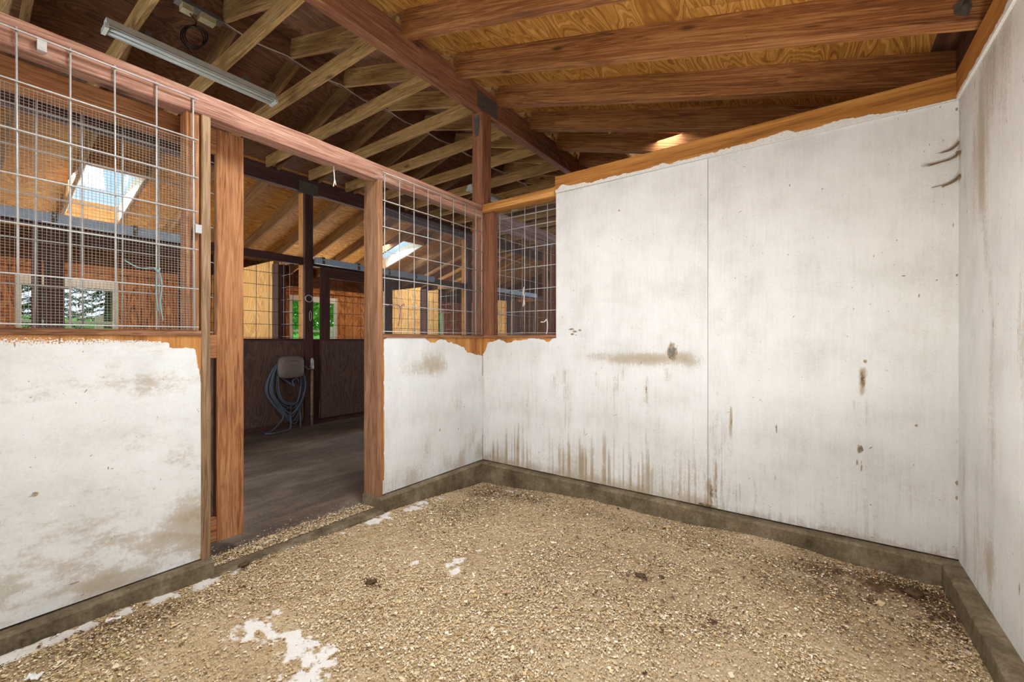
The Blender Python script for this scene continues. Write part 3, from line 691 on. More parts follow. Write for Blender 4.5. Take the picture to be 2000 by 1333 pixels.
sheet('plywood_panel', (-1.838, YP, CURB + 0.008), (1, 0, 0), 1.2138, PLY - CURB - 0.008, 0.007, 0.012, M['paint_left'], wb, part_fields(-1.838, lambda x: 9 + 0 * x))
sheet('plywood_panel', (-0.6215, YP, CURB + 0.008), (1, 0, 0), XR + 0.6215, PLY - CURB - 0.008, 0.007, 0.012, M['paint_left'], wb, part_fields(-0.6215, lambda x: 9 + 0 * x))
board('sill_board', XF + 0.004, -1.84, YP - 0.006, YP + 0.09, 1.305, SILL, 'x', M['jamb'], wb)
board('top_rail', XF, -1.84, YP + 0.0, YP + 0.09, 2.53, 2.618, 'x', M['trim'], wb, 0.002)
board('rail_strip', XF + 0.02, -1.845, YP - 0.03, YP, 2.532, 2.575, 'x', M['orange'], wb)
board('stud', -1.832, -1.75, YP + 0.014, YP + 0.09, CURB, PLY, 'z', M['orange'], wb)
board('back_panel', XF, XR, YP + 0.092, YP + 0.106, CURB, 1.32, 'x', M['darkply'], wb)
board('back_panel', -1.838, XR, YP + 0.092, YP + 0.106, 1.32, PLY, 'x', M['yellowply'], wb)
# top plate with spilled paint along its lower edge
def plate_fields(edge, off):
    def f(u, v):
        x = u + off; nz = fbm(x * 26, v * 26, 3) - 0.5
        return {'paint': sstep(edge(x) - (v + PLY) + 0.02 * nz, -0.002, 0.003), 'dirt': 0.15 * fbm(x * 6, v * 6, 2), 'mark': 0.7 * flecks(u, v, 25, 31)}
    return f
def trim_paint():
    N = NT('plate_wood_with_paint'); v = N.coords(False)
    g = N.noise(N.scale(v, (1.0, 22, 22)), 1.0, 5.0, 0.6, 0.6); f = N.noise(N.scale(v, (5, 160, 160)), 1.0, 2.0)
    t = N.math('ADD', N.math('MULTIPLY', g, 0.7), N.math('MULTIPLY', f, 0.35))
    bare = N.ramp(t, [(0.36, rgb(112, 70, 28)), (0.52, rgb(172, 114, 50)), (0.72, rgb(206, 150, 80))])
    fine = N.noise(v, 70.0, 4.0, 0.7)
    mk = N.step(N.attr('mark'), 0.3, 0.6)
    bare = N.mix(N.math('MULTIPLY', mk, 0.7), bare, rgb(60, 40, 22))
    p = N.step(N.math('ADD', N.attr('paint'), N.math('MULTIPLY_ADD', fine, 0.7, -0.35)), 0.42, 0.58)
    c = N.mix(p, bare, N.ramp(fine, [(0.3, rgb(206, 203, 196)), (0.7, rgb(236, 235, 231))]))
    N.bump(N.math('ADD', t, p), 0.35, 0.004)
    return N.done(c, 0.68)
M['plate_painted'] = trim_paint()
sheet('top_plate', (-1.838, YP - 0.014, PLY + 0.002), (1, 0, 0), XR + 1.838, 0.14, 0.006, 0.1, M['plate_painted'], wb,
      plate_fields(lambda x: poly(x, [(-1.84, 2.575), (-1.80, 2.60), (-1.77, 2.612), (-1.70, 2.592), (-1.575, 2.589), (-1.5, 2.575), (-1.308, 2.580), (-1.0, 2.576), (-0.93, 2.59), (-0.88, 2.572), (-0.566, 2.582), (-0.263, 2.596), (-0.15, 2.606), (-0.098, 2.58), (0.105, 2.59), (0.246, 2.582), (0.4, 2.557), (0.6, 2.557)]), -1.838))

# ------------------------------------------------------------------ outer wall on the right, and the partition behind the camera
wr = root('wall_right', (XR, 2.0, 0), kind='structure')
def right_fields(u, v):
    y = YP - u; z = v + CURB
    d = 0.42 * sstep(fbm(y * 9, z * 1.4, 3), 0.40, 0.8) + 0.35 * sstep(z, 0.5, 0.12) * fbm(y * 12, z * 3, 5) + 0.45 * np.exp(-((z - 2.1) / 0.25) ** 2 - ((y - 2.85) / 0.18) ** 2) + 0.4 * np.exp(-((z - 0.33) / 0.12) ** 2 - ((y - 2.72) / 0.1) ** 2)
    mk = flecks(u, v, 330, 17)
    for (a, b, w, h, s) in [(2.66, 1.35, 0.006, 0.02, 1), (2.92, 2.5, 0.01, 0.04, 0.7), (2.90, 2.42, 0.006, 0.03, 0.7), (3.05, 1.93, 0.005, 0.012, 0.9), (2.37, 0.36, 0.01, 0.04, 0.7), (2.97, 2.44, 0.02, 0.006, 0.6)]:
        mk = np.maximum(mk, s * np.exp(-((y - a) / w) ** 2 - ((z - b) / h) ** 2))
    return {'paint': np.ones_like(u), 'dirt': np.clip(d, 0, 1), 'mark': mk}
sheet('plywood_panel', (XR, YP, CURB), (0, -1, 0), YP - 1.95, PLY - CURB, 0.007, 0.012, M['paint_left'], wr, right_fields)
sheet('top_plate', (XR - 0.012, YP - 0.014, PLY + 0.002), (0, -1, 0), YP - YB, 0.145, 0.006, 0.1, M['plate_painted'], wr,
      plate_fields(lambda x: 2.572 + 0.022 * (fbm(x * 5, 0 * x, 4) - 0.3), 0.0))
board('stud', XR + 0.014, XR + 0.1, 1.88, 1.95, CURB, PLY, 'z', M['orange'], wr)
board('exterior_siding', XR + 0.1, XR + 0.12, 1.88, 12.0, CURB, 2.75, 'y', M['outer'], wr)
board('plywood_panel', XR, XR + 0.03, YB, -0.35, CURB, PLY, 'z', M['whitemetal'], wr)
board('exterior_siding', XR + 0.1, XR + 0.12, -4.1, -0.4, CURB, 2.75, 'y', M['outer'], wr)
board('door_header', XR, XR + 0.1, -0.35, 1.95, 2.35, PLY, 'y', M['trim'], wr)
wk = root('wall_behind', (-1, YB, 0), kind='structure')
for x0 in (-2.66, -1.44, -0.22):
    board('plywood_panel', x0 + 0.001, min(x0 + 1.219, XR), YB - 0.012 - 0.05, YB - 0.05, CURB, PLY, 'z', M['windowwhite'], wk)
board('top_plate', XF, XR, YB - 0.14, YB - 0.05, PLY, 2.695, 'x', M['trim'], wk)

# ------------------------------------------------------------------ roof (ceiling): beams, ties, rafters, sheathing
ce = root('ceiling', (-4.4, 4.0, 3.5), kind='structure')
XRG = -4.43
SL = 0.29
def zr(x):                       # underside of the rafters
    if x >= XRG: return 3.695 + SL * (-2.66 - x)
    return 3.695 + SL * (-2.66 - XRG) - 0.28 * (XRG - x)
RH = 0.19
Y0, Y1 = -4.0, 12.0
board('beam', XF - 0.09, XF, -4.0, 12.0, BEAM, 3.765, 'y', M['beam'], ce, 0.002)
board('beam', XO + 0.0, XO + 0.09, -4.0, 12.0, BEAM - 0.015, 3.74, 'y', M['dark'], ce, 0.002)
board('ridge_board', XRG - 0.02, XRG + 0.02, -4.0, 12.0, zr(XRG) - 0.02, zr(XRG) + RH - 0.01, 'y', M['deckdark'], ce)
def rafter(x0, x1, yc, w, mat, h=RH):
    z0, z1 = zr(x0) + h / 2, zr(x1) + h / 2
    return stick('rafter', (x0, yc, z0), (x1, yc, z1), w, h, mat, ce, (0, 0, 1), 0.0025)
ks = list(range(-6, 15))
for k in ks:
    yc = 2.855 + 0.61 * k
    if Y0 < yc < Y1:
        if yc > 0.9: rafter(XF + 0.002, XR + 0.55, yc, 0.089, M['rafter'])
        if yc > 0.0:
            rafter(XRG + 0.022, XF - 0.09 + 0.0, yc - 0.062 + 0.04, 0.038, M['tie'])
            o = board('ceiling_tie', XO + 0.09, XF - 0.02, yc - 0.082, yc - 0.044, 3.70, 3.84, 'x', M['tie'], ce, 0.002)
for k in range(-4, 18):
    yc = 1.13 + 0.61 * k
    if 0.2 < yc < Y1:
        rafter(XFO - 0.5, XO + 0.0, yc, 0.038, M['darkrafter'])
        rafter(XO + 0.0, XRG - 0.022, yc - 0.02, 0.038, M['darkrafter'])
# blocking at the eaves of this stall
for k in range(-3, 14):
    y0 = 2.855 + 0.61 * k + 0.046
    if y0 > 0.6 and y0 < 11.5:
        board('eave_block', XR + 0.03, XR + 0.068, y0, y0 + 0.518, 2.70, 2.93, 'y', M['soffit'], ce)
# roof sheets
SK_FAR = [(1.149, 1.721), (6.029, 6.601)]
SK_NEAR = [(1.0695, 1.5905), (4.7295, 5.2505)]
def deck(xa, xb, ya, yb, mat):
    """one roof sheet on top of the rafters, veneer figure along the ridge"""
    g = 0.0018; T = 0.014; s = 1 if xb > xa else -1
    xa, xb = (xa, xb) if xa < xb else (xb, xa)
    P = []
    za, zb = zr(xa) + RH + 0.001, zr(xb) + RH + 0.001
    c = Vector(((xa + xb) / 2, ya, (za + zb) / 2))
    V = []
    for dz in (0, T):
        V += [(xa + g, ya + g, za + dz), (xb - g, ya + g, zb + dz), (xb - g, yb - g, zb + dz), (xa + g, yb - g, za + dz)]
    F = [(0, 3, 2, 1), (4, 5, 6, 7), (0, 1, 5, 4), (1, 2, 6, 5), (2, 3, 7, 6), (3, 0, 4, 7)]
    # local frame: X along world Y so the figure follows the ridge
    m = Matrix(((0, -1, 0), (1, 0, 0), (0, 0, 1))).to_4x4(); m.translation = c
    mi = m.inverted()
    me = mesh('roof_sheet', [mi @ Vector(v) for v in V], F)
    return link('roof_sheet', me, mat, ce, m)
def cuts(y0, holes, step=2.44, off=0.0):
    ys = [y0 + off]
    while ys[-1] < Y1: ys.append(ys[-1] + step)
    seg = []
    for a, b in zip(ys[:-1], ys[1:]):
        parts = [(a, b)]
        for (h0, h1) in holes:
            nxt = []
            for (p, q_) in parts:
                if h1 <= p or h0 >= q_: nxt.append((p, q_)); continue
                if p < h0: nxt.append((p, h0))
                if h1 < q_: nxt.append((h1, q_))
            parts = nxt
        seg += parts
    return seg
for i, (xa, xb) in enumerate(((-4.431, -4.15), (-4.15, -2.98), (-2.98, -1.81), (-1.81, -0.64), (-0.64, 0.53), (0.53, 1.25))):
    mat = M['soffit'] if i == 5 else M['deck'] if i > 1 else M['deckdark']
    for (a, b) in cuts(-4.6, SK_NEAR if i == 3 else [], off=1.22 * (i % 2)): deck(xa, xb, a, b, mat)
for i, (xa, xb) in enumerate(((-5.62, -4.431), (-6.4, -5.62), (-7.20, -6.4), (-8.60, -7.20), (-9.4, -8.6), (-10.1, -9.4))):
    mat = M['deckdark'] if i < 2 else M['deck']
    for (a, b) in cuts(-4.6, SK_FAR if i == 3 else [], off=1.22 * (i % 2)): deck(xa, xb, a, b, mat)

# skylights: framed wells with glass on top
def skylight(name, xa, xb, ya, yb):
    r = root(name, ((xa + xb) / 2, ya, zr((xa + xb) / 2)), kind='structure')
    for x in (xa, xb):
        s = 0.02 if x == min(xa, xb) else -0.02
        x_ = x + s
        board('frame_head', x_ - 0.018, x_ + 0.018, ya, yb, zr(x_) + 0.0, zr(x_) + RH + 0.06, 'y', M['orange'], r)
    a, b = min(xa, xb) + 0.04, max(xa, xb) - 0.04
    for y in (ya + 0.008, yb - 0.008):
        stick('well_lining', (a, y, zr(a) + 0.135), (b, y, zr(b) + 0.135), 0.014, 0.24, M['windowwhite'], r)
    za, zb = zr(a) + RH + 0.07, zr(b) + RH + 0.07
    V = [(a, ya, za), (b, ya, zb), (b, yb, zb), (a, yb, za)]
    V += [(x, y, z + 0.006) for (x, y, z) in V]
    me = mesh('pane', V, [(0, 3, 2, 1), (4, 5, 6, 7), (0, 1, 5, 4), (1, 2, 6, 5), (2, 3, 7, 6), (3, 0, 4, 7)])
    link('pane', me, M['glass'], r)
skylight('window_3', -8.60, -7.20, *SK_FAR[0])
skylight('window_4', -8.60, -7.20, *SK_FAR[1])
skylight('window_5', -1.81, -0.64, *SK_NEAR[1])
skylight('window_7', -1.81, -0.64, *SK_NEAR[0])

# steel plates where posts meet beams
def plate(v, th, nrm, parent, bolts=()):
    """flat plate from an outline, thickness th along nrm, with bolt heads"""
    n_ = Vector(nrm).normalized(); V = [Vector(p) for p in v]; k = len(V)
    W = V + [p + n_ * th for p in V]
    F = [tuple(range(k)), tuple(range(2 * k - 1, k - 1, -1))] + [(i, (i + 1) % k, k + (i + 1) % k, k + i) for i in range(k)]
    mb = MB(); mb.v = [tuple(p) for p in W]; mb.f = F
    o = mb.build('steel_plate', M['plate'], parent)
    for b in bolts:
        c = Vector(b)
        MBb = MB().tube([c, c + n_ * (th + 0.010)], 0.011, 6)
        MBb.build('bolt', M['rustwire'], o)
    return o
x = XF + 0.001
plate([(x, 3.12, 3.535), (x, 3.42, 3.535), (x, 3.42, 3.70), (x, 3.12, 3.70)], 0.006, (1, 0, 0), ce, [(x, 3.2, 3.6), (x, 3.35, 3.62)])
x = XF - 0.131
plate([(XF - 0.10, 3.188, 3.50), (XF - 0.04, 3.188, 3.50), (XF - 0.05, 3.188, 3.30), (XF - 0.09, 3.188, 3.30)], 0.005, (0, -1, 0), ce, [(XF - 0.07, 3.188, 3.45), (XF - 0.07, 3.188, 3.36)])
x = XO + 0.092
plate([(x, 3.24, 3.48), (x, 3.53, 3.48), (x, 3.53, 3.66), (x, 3.24, 3.66)], 0.006, (1, 0, 0), ce, [(x, 3.29, 3.62), (x, 3.48, 3.62)])
# rafter tie at the outer wall
yy = 2.855 - 0.047
plate([(0.51, yy, 2.84), (0.56, yy, 2.865), (0.572, yy, 2.815), (0.56, yy, 2.772), (0.515, yy, 2.80)], 0.004, (0, -1, 0), ce, [(0.535, yy, 2.842), (0.55, yy, 2.82)])

# ------------------------------------------------------------------ wire panels in this stall's walls
def wires(r, plane, c, u0, u1, z0, z1, us, zs, rad, mat):
    """welded rods: verticals at us and horizontals at zs in the plane x=c or y=c"""
    P = (lambda u, z, o=0: (c + o, u, z)) if plane == 'x' else (lambda u, z, o=0: (u, c + o, z))
    for u in us:
        j = U(-0.003, 0.003)
        MB().tube([P(u + j, z0), P(u, (z0 + z1) / 2), P(u - j, z1)], rad, 6).build('vertical_wire', mat, r, True)
    for z in zs:
        MB().tube([P(u0, z + U(-.003, .003), 2 * rad), P((u0 + u1) / 2, z + U(-.003, .003), 2 * rad), P(u1, z + U(-.003, .003), 2 * rad)], rad, 6).build('horizontal_wire', mat, r, True)
def hardware_cloth(r, plane, c, u0, u1, z0, z1, pitch, rad, mat, sag=0.0):
    P = (lambda u, z: (c + 0.003 * math.sin(u * 23 + z * 11), u, z)) if plane == 'x' else (lambda u, z: (u, c + 0.003 * math.sin(u * 23 + z * 11), z))
    mb = MB()
    nu = int((u1 - u0) / pitch); nz = int((z1 - z0) / pitch)
    for i in range(nu + 1):
        u = u0 + i * pitch; w = 0.003 * math.sin(i * 1.7)
        mb.tube([P(u + w * math.sin(3.0 * t), z0 + (z1 - z0) * t / 4) for t in range(5)], rad, 4, False)
    for k in range(nz + 1):
        z = z0 + k * pitch; w = 0.003 * math.sin(k * 1.3)
        mb.tube([P(u0 + (u1 - u0) * t / 4, z + w * math.sin(2.0 * t) - sag * math.sin(math.pi * t / 4) * k / nz) for t in range(5)], rad * (2.2 if k == nz else 1), 4, False)
    o = mb.build('hardware_cloth', mat, r); o['kind'] = 'stuff'
    return o
ZS = [1.352, 1.555, 1.757, 1.958, 2.14, 2.337, 2.548]
r = root('wire_panel', (XF, 0.2, SILL), 'galvanised livestock wire panel with fine mesh, left of the stall doorway', 'wire panel', 'wire panels')
wires(r, 'x', XF + 0.012, YB + 0.05, 0.845, 1.337, 2.56, [-0.38, -0.23, -0.08, 0.072, 0.223, 0.374, 0.521, 0.672, 0.826], ZS, 0.0036, M['galv'])
hardware_cloth(r, 'x', XF - 0.008, -0.1, 0.845, 1.34, 2.335, 0.0127, 0.00075, M['cloth'])
for y, z in ((0.29, 2.52), (0.845, 1.87)):
    MB().box(XF + 0.001, XF + 0.022, y - 0.014, y + 0.014, z - 0.022, z + 0.022).build('clip', M['galv'], r)
r = root('wire_panel', (XF, 2.5, SILL), 'livestock wire panel with fine mesh between door jamb and corner post', 'wire panel', 'wire panels')
wires(r, 'x', XF + 0.012, 2.01, 3.185, 1.337, 2.55, [2.03, 2.17, 2.319, 2.468, 2.617, 2.773, 2.929, 3.081, 3.17], ZS, 0.0034, M['galv'])
hardware_cloth(r, 'x', XF - 0.008, 2.03, 3.18, 1.34, 2.30, 0.0127, 0.0006, M['cloth_dull'], 0.03)
r = root('wire_panel', (-2.2, YP, SILL), 'livestock wire panel with fine mesh above low end of white partition', 'wire panel', 'wire panels')
wires(r, 'y', YP + 0.05, -2.53, -1.83, 1.337, 2.55, [-2.49, -2.345, -2.20, -2.08, -1.955, -1.86], ZS[:-1] + [2.45], 0.0034, M['galv'])
hardware_cloth(r, 'y', YP + 0.06, -2.53, -1.84, 1.34, 2.50, 0.0127, 0.0006, M['cloth_dull'])

# ------------------------------------------------------------------ the open sliding door
def sliding_door(x, y0, y1, z0, z1, mats, label, group, sw=0.145, name='sliding_door', facing=1, facing_panel=False):
    wd, pm, wm = mats
    r = root(name, (x, (y0 + y1) / 2, 0), label, 'door', group)
    xf, xb = x, x - 0.038 * facing
    xa, xc = min(xf, xb), max(xf, xb)
    board('stile', xa, xc, y0, y0 + sw, z0, z1, 'z', wd, r, 0.002)
    board('stile', xa, xc, y1 - sw, y1, z0, z1, 'z', wd, r, 0.002)
    for (a, b) in ((z0, z0 + sw), (1.18, 1.315), (z1 - sw, z1)):
        board('rail', xa + 0.003, xc - 0.003, y0 + sw, y1 - sw, a, b, 'y', wd, r)
    if facing_panel: board('plywood_panel', xc + 0.001, xc + 0.013, y0 + 0.004, y1 - 0.004, z0 + 0.005, 1.285, 'z', pm, r)
    else: board('plywood_panel', xa - 0.013, xa - 0.001, y0 + 0.01, y1 - 0.01, z0 + 0.02, 1.31, 'z', pm, r)
    return r
r = sliding_door(-2.85, -0.12, 1.146, 0.105, 2.52, (M['doorwood'], M['darkply'], M['galv']), 'red-brown sliding stall door pushed open behind the white front wall', None)
wires(r, 'x', -2.895, 0.0, 1.02, 1.30, 2.40, [-0.003, 0.148, 0.299, 0.45, 0.597, 0.746, 0.897], [1.33, 1.535, 1.74, 1.945, 2.15, 2.33], 0.0032, M['galv'])

# ------------------------------------------------------------------ opposite stall fronts (wall_far)
wf = root('wall_far', (XO, 3.0, 0), kind='structure')
for (a, b) in ((-4.0, -0.4), (-0.4, 0.72), (1.90, 3.345), (5.0, 7.0), (8.6, 12.0)):
    board('plywood_panel', XO - 0.02, XO, a, b, 0.085, 1.285, 'z', M['darkply'], wf)
    board('sill_board', XO - 0.09, XO + 0.012, a, b, 1.285, 1.315, 'y', M['dark'], wf)
    board('kick_board', XO - 0.06, XO + 0.025, a, b, -0.02, 0.085, 'y', M['dark'], wf)
board('kick_board', XO - 0.06, XO + 0.02, 0.72, 1.90, -0.02, 0.1, 'y', M['dark'], wf)
board('kick_board', XO - 0.06, XO + 0.02, 3.47, 5.0, -0.02, 0.1, 'y', M['dark'], wf)
board('header', XO - 0.09, XO, -4.0, 12.0, 2.435, 2.545, 'y', M['dark'], wf)
for y in (-0.33, 3.41, 7.07, 10.73):
    board('post', XO - 0.01, XO + 0.055, y - 0.06, y + 0.065, -0.02, BEAM, 'z', M['dark'], wf)
    board('post_side', XO - 0.15, XO - 0.011, y - 0.055, y + 0.06, -0.02, BEAM, 'z', M['orange'] if y > 0 else M['dark'], wf)  # separate side piece in tan wood, the lit side's tone put into its colour
board('jamb_board', XO - 0.1, XO, 3.476, 3.61, -0.02, 1.31, 'z', M['dark'], wf)
for y in (0.66, 1.93, 4.98):
    board('jamb_board', XO - 0.1, XO, y - 0.03, y + 0.03, 0.085, 2.435, 'z', M['dark'], wf)

def far_wire(y0, y1, lab):
    r = root('wire_panel', (XO - 0.03, (y0 + y1) / 2, 1.31), lab, 'wire panel', 'wire panels')
    n_ = max(2, int((y1 - y0) / 0.155))
    wires(r, 'x', XO - 0.03, y0, y1, 1.30, 2.44, [y0 + (y1 - y0) * (i + 0.3) / n_ for i in range(n_)], [1.33 + 0.185 * i for i in range(6)], 0.0034, M['darkwire'])
    return r
far_wire(1.97, 3.33, 'dark wire panel across the alley above the hung hose')
far_wire(5.02, 6.98, 'dark wire panel across the alley between the second door and the second post')

dd = (M['dark'], M['darkply'], M['darkwire'])
r = sliding_door(XO + 0.075, 3.585, 4.95, 0.085, 2.42, dd, 'closed dark brown sliding stall door across the alley, beside the hydrant', 'dark alley doors', 0.155, facing_panel=True)
wires(r, 'x', XO + 0.03, 3.72, 4.82, 1.30, 2.3, [3.87 + 0.15 * i for i in range(7)], [1.34 + 0.19 * i for i in range(5)], 0.0034, M['darkwire'])
r = sliding_door(XO + 0.075, 0.70, 1.93, 0.085, 2.42, dd, 'closed dark brown sliding stall door under the long track, seen through the left mesh', 'dark alley doors', 0.14, facing_panel=True)
r = sliding_door(XO + 0.075, 7.22, 8.6, 0.085, 2.42, dd, 'far closed dark brown sliding door past the second alley post', 'dark alley doors', 0.15, facing_panel=True)
wires(r, 'x', XO + 0.03, 7.4, 8.45, 1.30, 2.3, [7.5 + 0.15 * i for i in range(6)], [1.34 + 0.19 * i for i in range(5)], 0.0034, M['darkwire'])

def track(y0, y1, label):
    r = root('door_track', (XO + 0.06, y0, 2.5), label, 'track', 'sliding door tracks')
    c = XO + 0.085
    prof = [(-0.03, -0.045), (-0.03, 0.05), (0.03, 0.05), (0.03, -0.045), (0.012, -0.045), (0.012, -0.035), (0.022, -0.035), (0.022, 0.042), (-0.022, 0.042), (-0.022, -0.035), (-0.012, -0.035), (-0.012, -0.045)]
    V, F = [], []
    for y in (y0, y1): V += [(c + a, y, 2.505 + b) for a, b in prof]
    k = len(prof)
    F = [(i, (i + 1) % k, k + (i + 1) % k, k + i) for i in range(k)] + [tuple(range(k)), tuple(range(2 * k - 1, k - 1, -1))]
    mb = MB(); mb.v, mb.f = V, F; mb.build('rail', M['track'], r)
    y = y0 + 0.12
    while y < y1:
        MB().box(XO + 0.001, c - 0.03, y - 0.02, y + 0.02, 2.47, 2.575).box(c - 0.034, c + 0.034, y - 0.02, y + 0.02, 2.552, 2.572).box(c + 0.03, c + 0.035, y - 0.02, y + 0.02, 2.46, 2.572).build('hanger_bracket', M['plate'], r)
        MB().tube([(c + 0.035, y, 2.53), (c + 0.047, y, 2.53)], 0.011, 6).build('bolt', M['galv'], r)
        y += 0.62
    return r
track(-0.6, 1.86, 'blue-grey galvanised door track seen through the mesh left of the doorway')
track(3.49, 5.95, 'blue-grey galvanised door track starting at the hydrant post')
track(7.15, 9.72, 'galvanised door track farthest along the alley')

# far stalls: partitions, outer wall
wd = root('wall_divider', (-8, 3.26, 0), kind='structure')
def far_part(y, xply, xpost, xend, mid=None):
    xs = [XFO]
    x = xply
    e = []
    while x > XFO + 0.05: e.append(x); x -= 1.22
    e.append(XFO)
    for a, b in zip(e[1:], e[:-1]):
        board('plywood_panel', a + 0.001, b - 0.001, y - 0.012, y, 0.0, PLY, 'z', M['yellowply'], wd)
    board('post', xply, xpost, y - 0.03, y + 0.09, 0.0, 2.5, 'z', M['dark'], wd)
    if mid:
        board('plywood_panel', xpost + 0.001, mid, y - 0.012, y, 0.0, PLY - 0.1, 'z', M['yellowply'], wd)
        xpost = mid
    board('plywood_panel', xpost, xend, y - 0.012, y, 0.0, 1.3, 'x', M['yellowply'], wd)
    board('top_rail', xpost, xend, y - 0.02, y + 0.05, 2.47, PLY, 'x', M['grainply'], wd)
    r = root('wire_panel', ((xpost + xend) / 2, y, 1.3), None, 'wire panel', 'wire panels')
    n_ = max(2, int((xend - xpost) / 0.15))
    wires(r, 'y', y + 0.01, xpost, xend, 1.3, 2.5, [xpost + (xend - xpost) * (i + .5) / n_ for i in range(n_)], [1.35 + 0.19 * i for i in range(6)], 0.0032, M['galv'])
    return r
r = far_part(3.26, -7.02, -6.82, XO - 0.155); r['label'] = 'short wire panel on the far stall divider, between two dark posts behind the alley post'
r = far_part(6.92, -7.66, -7.44, XO - 0.155, -7.07); r['label'] = 'wire panel on the second far stall divider, past pale plywood'
r = far_part(10.58, -7.60, -7.40, XO - 0.155); r['label'] = 'wire panel on the third far stall divider near the barn end'
far_part_0 = board('plywood_panel', XFO, -7.0, -0.42, -0.4, 0, PLY, 'z', M['yellowply'], wd)

wo = root('wall_outer', (XFO, 4, 0), kind='structure')
WIN = [('window_1', 0.81, 1.87, 1.25, 2.15), ('window_2', 4.77, 5.85, 1.22, 2.20), ('window_6', 8.43, 9.5, 1.25, 2.18)]
ys = -4.0
for (nm, a, b, z0, z1) in WIN:
    seg = [ys]
    while seg[-1] + 1.22 < a: seg.append(seg[-1] + 1.22)
    seg.append(a)
    for p, q_ in zip(seg[:-1], seg[1:]):
        board('plywood_panel', XFO - 0.02, XFO, p + 0.001, q_ - 0.001, 0, 2.45, 'z', M['grainply'], wo)
    board('plywood_panel', XFO - 0.02, XFO, a, b, 0, z0, 'y', M['grainply'], wo)
    board('plywood_panel', XFO - 0.02, XFO, a, b, z1, 2.45, 'y', M['grainply'], wo)
    ys = b
    w = root(nm, (XFO, (a + b) / 2, z0), kind='structure')
    board('frame_head', XFO - 0.05, XFO + 0.02, a - 0.03, b + 0.03, z1 - 0.02, z1 + 0.11, 'y', M['windowwhite'], w)
    board('frame_sill', XFO - 0.05, XFO + 0.03, a - 0.03, b + 0.03, z0 - 0.05, z0, 'y', M['windowwhite'], w)
    for y in (a, b):
        board('frame_side', XFO - 0.05, XFO + 0.02, y - 0.03, y + 0.03, z0, z1 - 0.02, 'z', M['windowwhite'], w)
seg = [ys]
while seg[-1] + 1.22 < 12: seg.append(seg[-1] + 1.22)
seg.append(12.0)
for p, q_ in zip(seg[:-1], seg[1:]):
    board('plywood_panel', XFO - 0.02, XFO, p + 0.001, q_ - 0.001, 0, 2.45, 'z', M['grainply'], wo)
board('girt', XFO - 0.0, XFO + 0.04, -4.0, 12.0, 2.40, 2.50, 'y', M['grainply'], wo)
board('eave_board', XFO - 0.10, XFO - 0.06, -4.0, 12.0, 2.45, 2.95, 'y', M['soffit'], wo)

# barn ends
we = root('wall_end', (-4.4, 12, 0), kind='structure')
for k in range(8):
    a = XFO + k * 1.27
    if a + 1.27 < XO - 0.1 or a > XF - 0.2:
        board('plywood_panel', a, min(a + 1.268, XR + 0.1), 12.0, 12.02, 0, 2.75, 'z', M['yellowply'], we)
board('gable_board', XFO - 0.1, XR + 0.1, 12.02, 12.04, 2.75, 4.45, 'x', M['deckdark'], we)

# ------------------------------------------------------------------ next stall along this row (wall_next)
wn = root('wall_next', (XF, 5, 0), kind='structure')
board('header', XF - 0.09, XF, YP + 0.145, 12.0, HB, HT, 'y', M['plum'], wn, 0.003)
board('header_strip', XF - 0.03, XF + 0.002, YP + 0.2, 4.75, HB - 0.06, HB - 0.01, 'y', M['plum'], wn)
board('plywood_panel', XF - 0.012, XF, 3.34, 4.6, CURB, 1.30, 'z', M['yellowply'], wn)
board('sill_board', XF - 0.12, XF + 0.01, 3.34, 4.6, 1.305, SILL, 'y', M['jamb'], wn)
board('jamb_board', XF - 0.16, XF + 0.01, 4.56, 4.70, 0.0, HB, 'z', M['post'], wn)
board('jamb_board', XF - 0.16, XF + 0.01, 5.85, 5.95, 0.0, HB, 'z', M['post'], wn)
board('post', XF - 0.13, XF, 6.88, 7.02, 0.0, BEAM, 'z', M['post'], wn)
board('plywood_panel', XF - 0.012, XF, 5.95, 6.88, CURB, 1.30, 'z', M['yellowply'], wn)
for a in (-2.6, -1.38, -0.16):
    board('plywood_panel', a, min(a + 1.218, XR), 6.90, 6.912, 0, PLY, 'z', M['yellowply'], wn)
board('outer_panel', XR, XR + 0.012, 3.31, 6.9, 0, PLY, 'y', M['yellowply'], wn)
board('outer_plate', XR, XR + 0.1, 3.31, 12.0, PLY, 2.70, 'y', M['trim'], wn)
r = root('wire_panel', (XF, 3.9, SILL), 'wire panel on the neighbouring stall front beyond the corner post', 'wire panel', 'wire panels')
wires(r, 'x', XF + 0.012, 3.35, 4.56, 1.337, 2.5, [3.4 + 0.155 * i for i in range(8)], ZS[:-1], 0.0034, M['galv'])

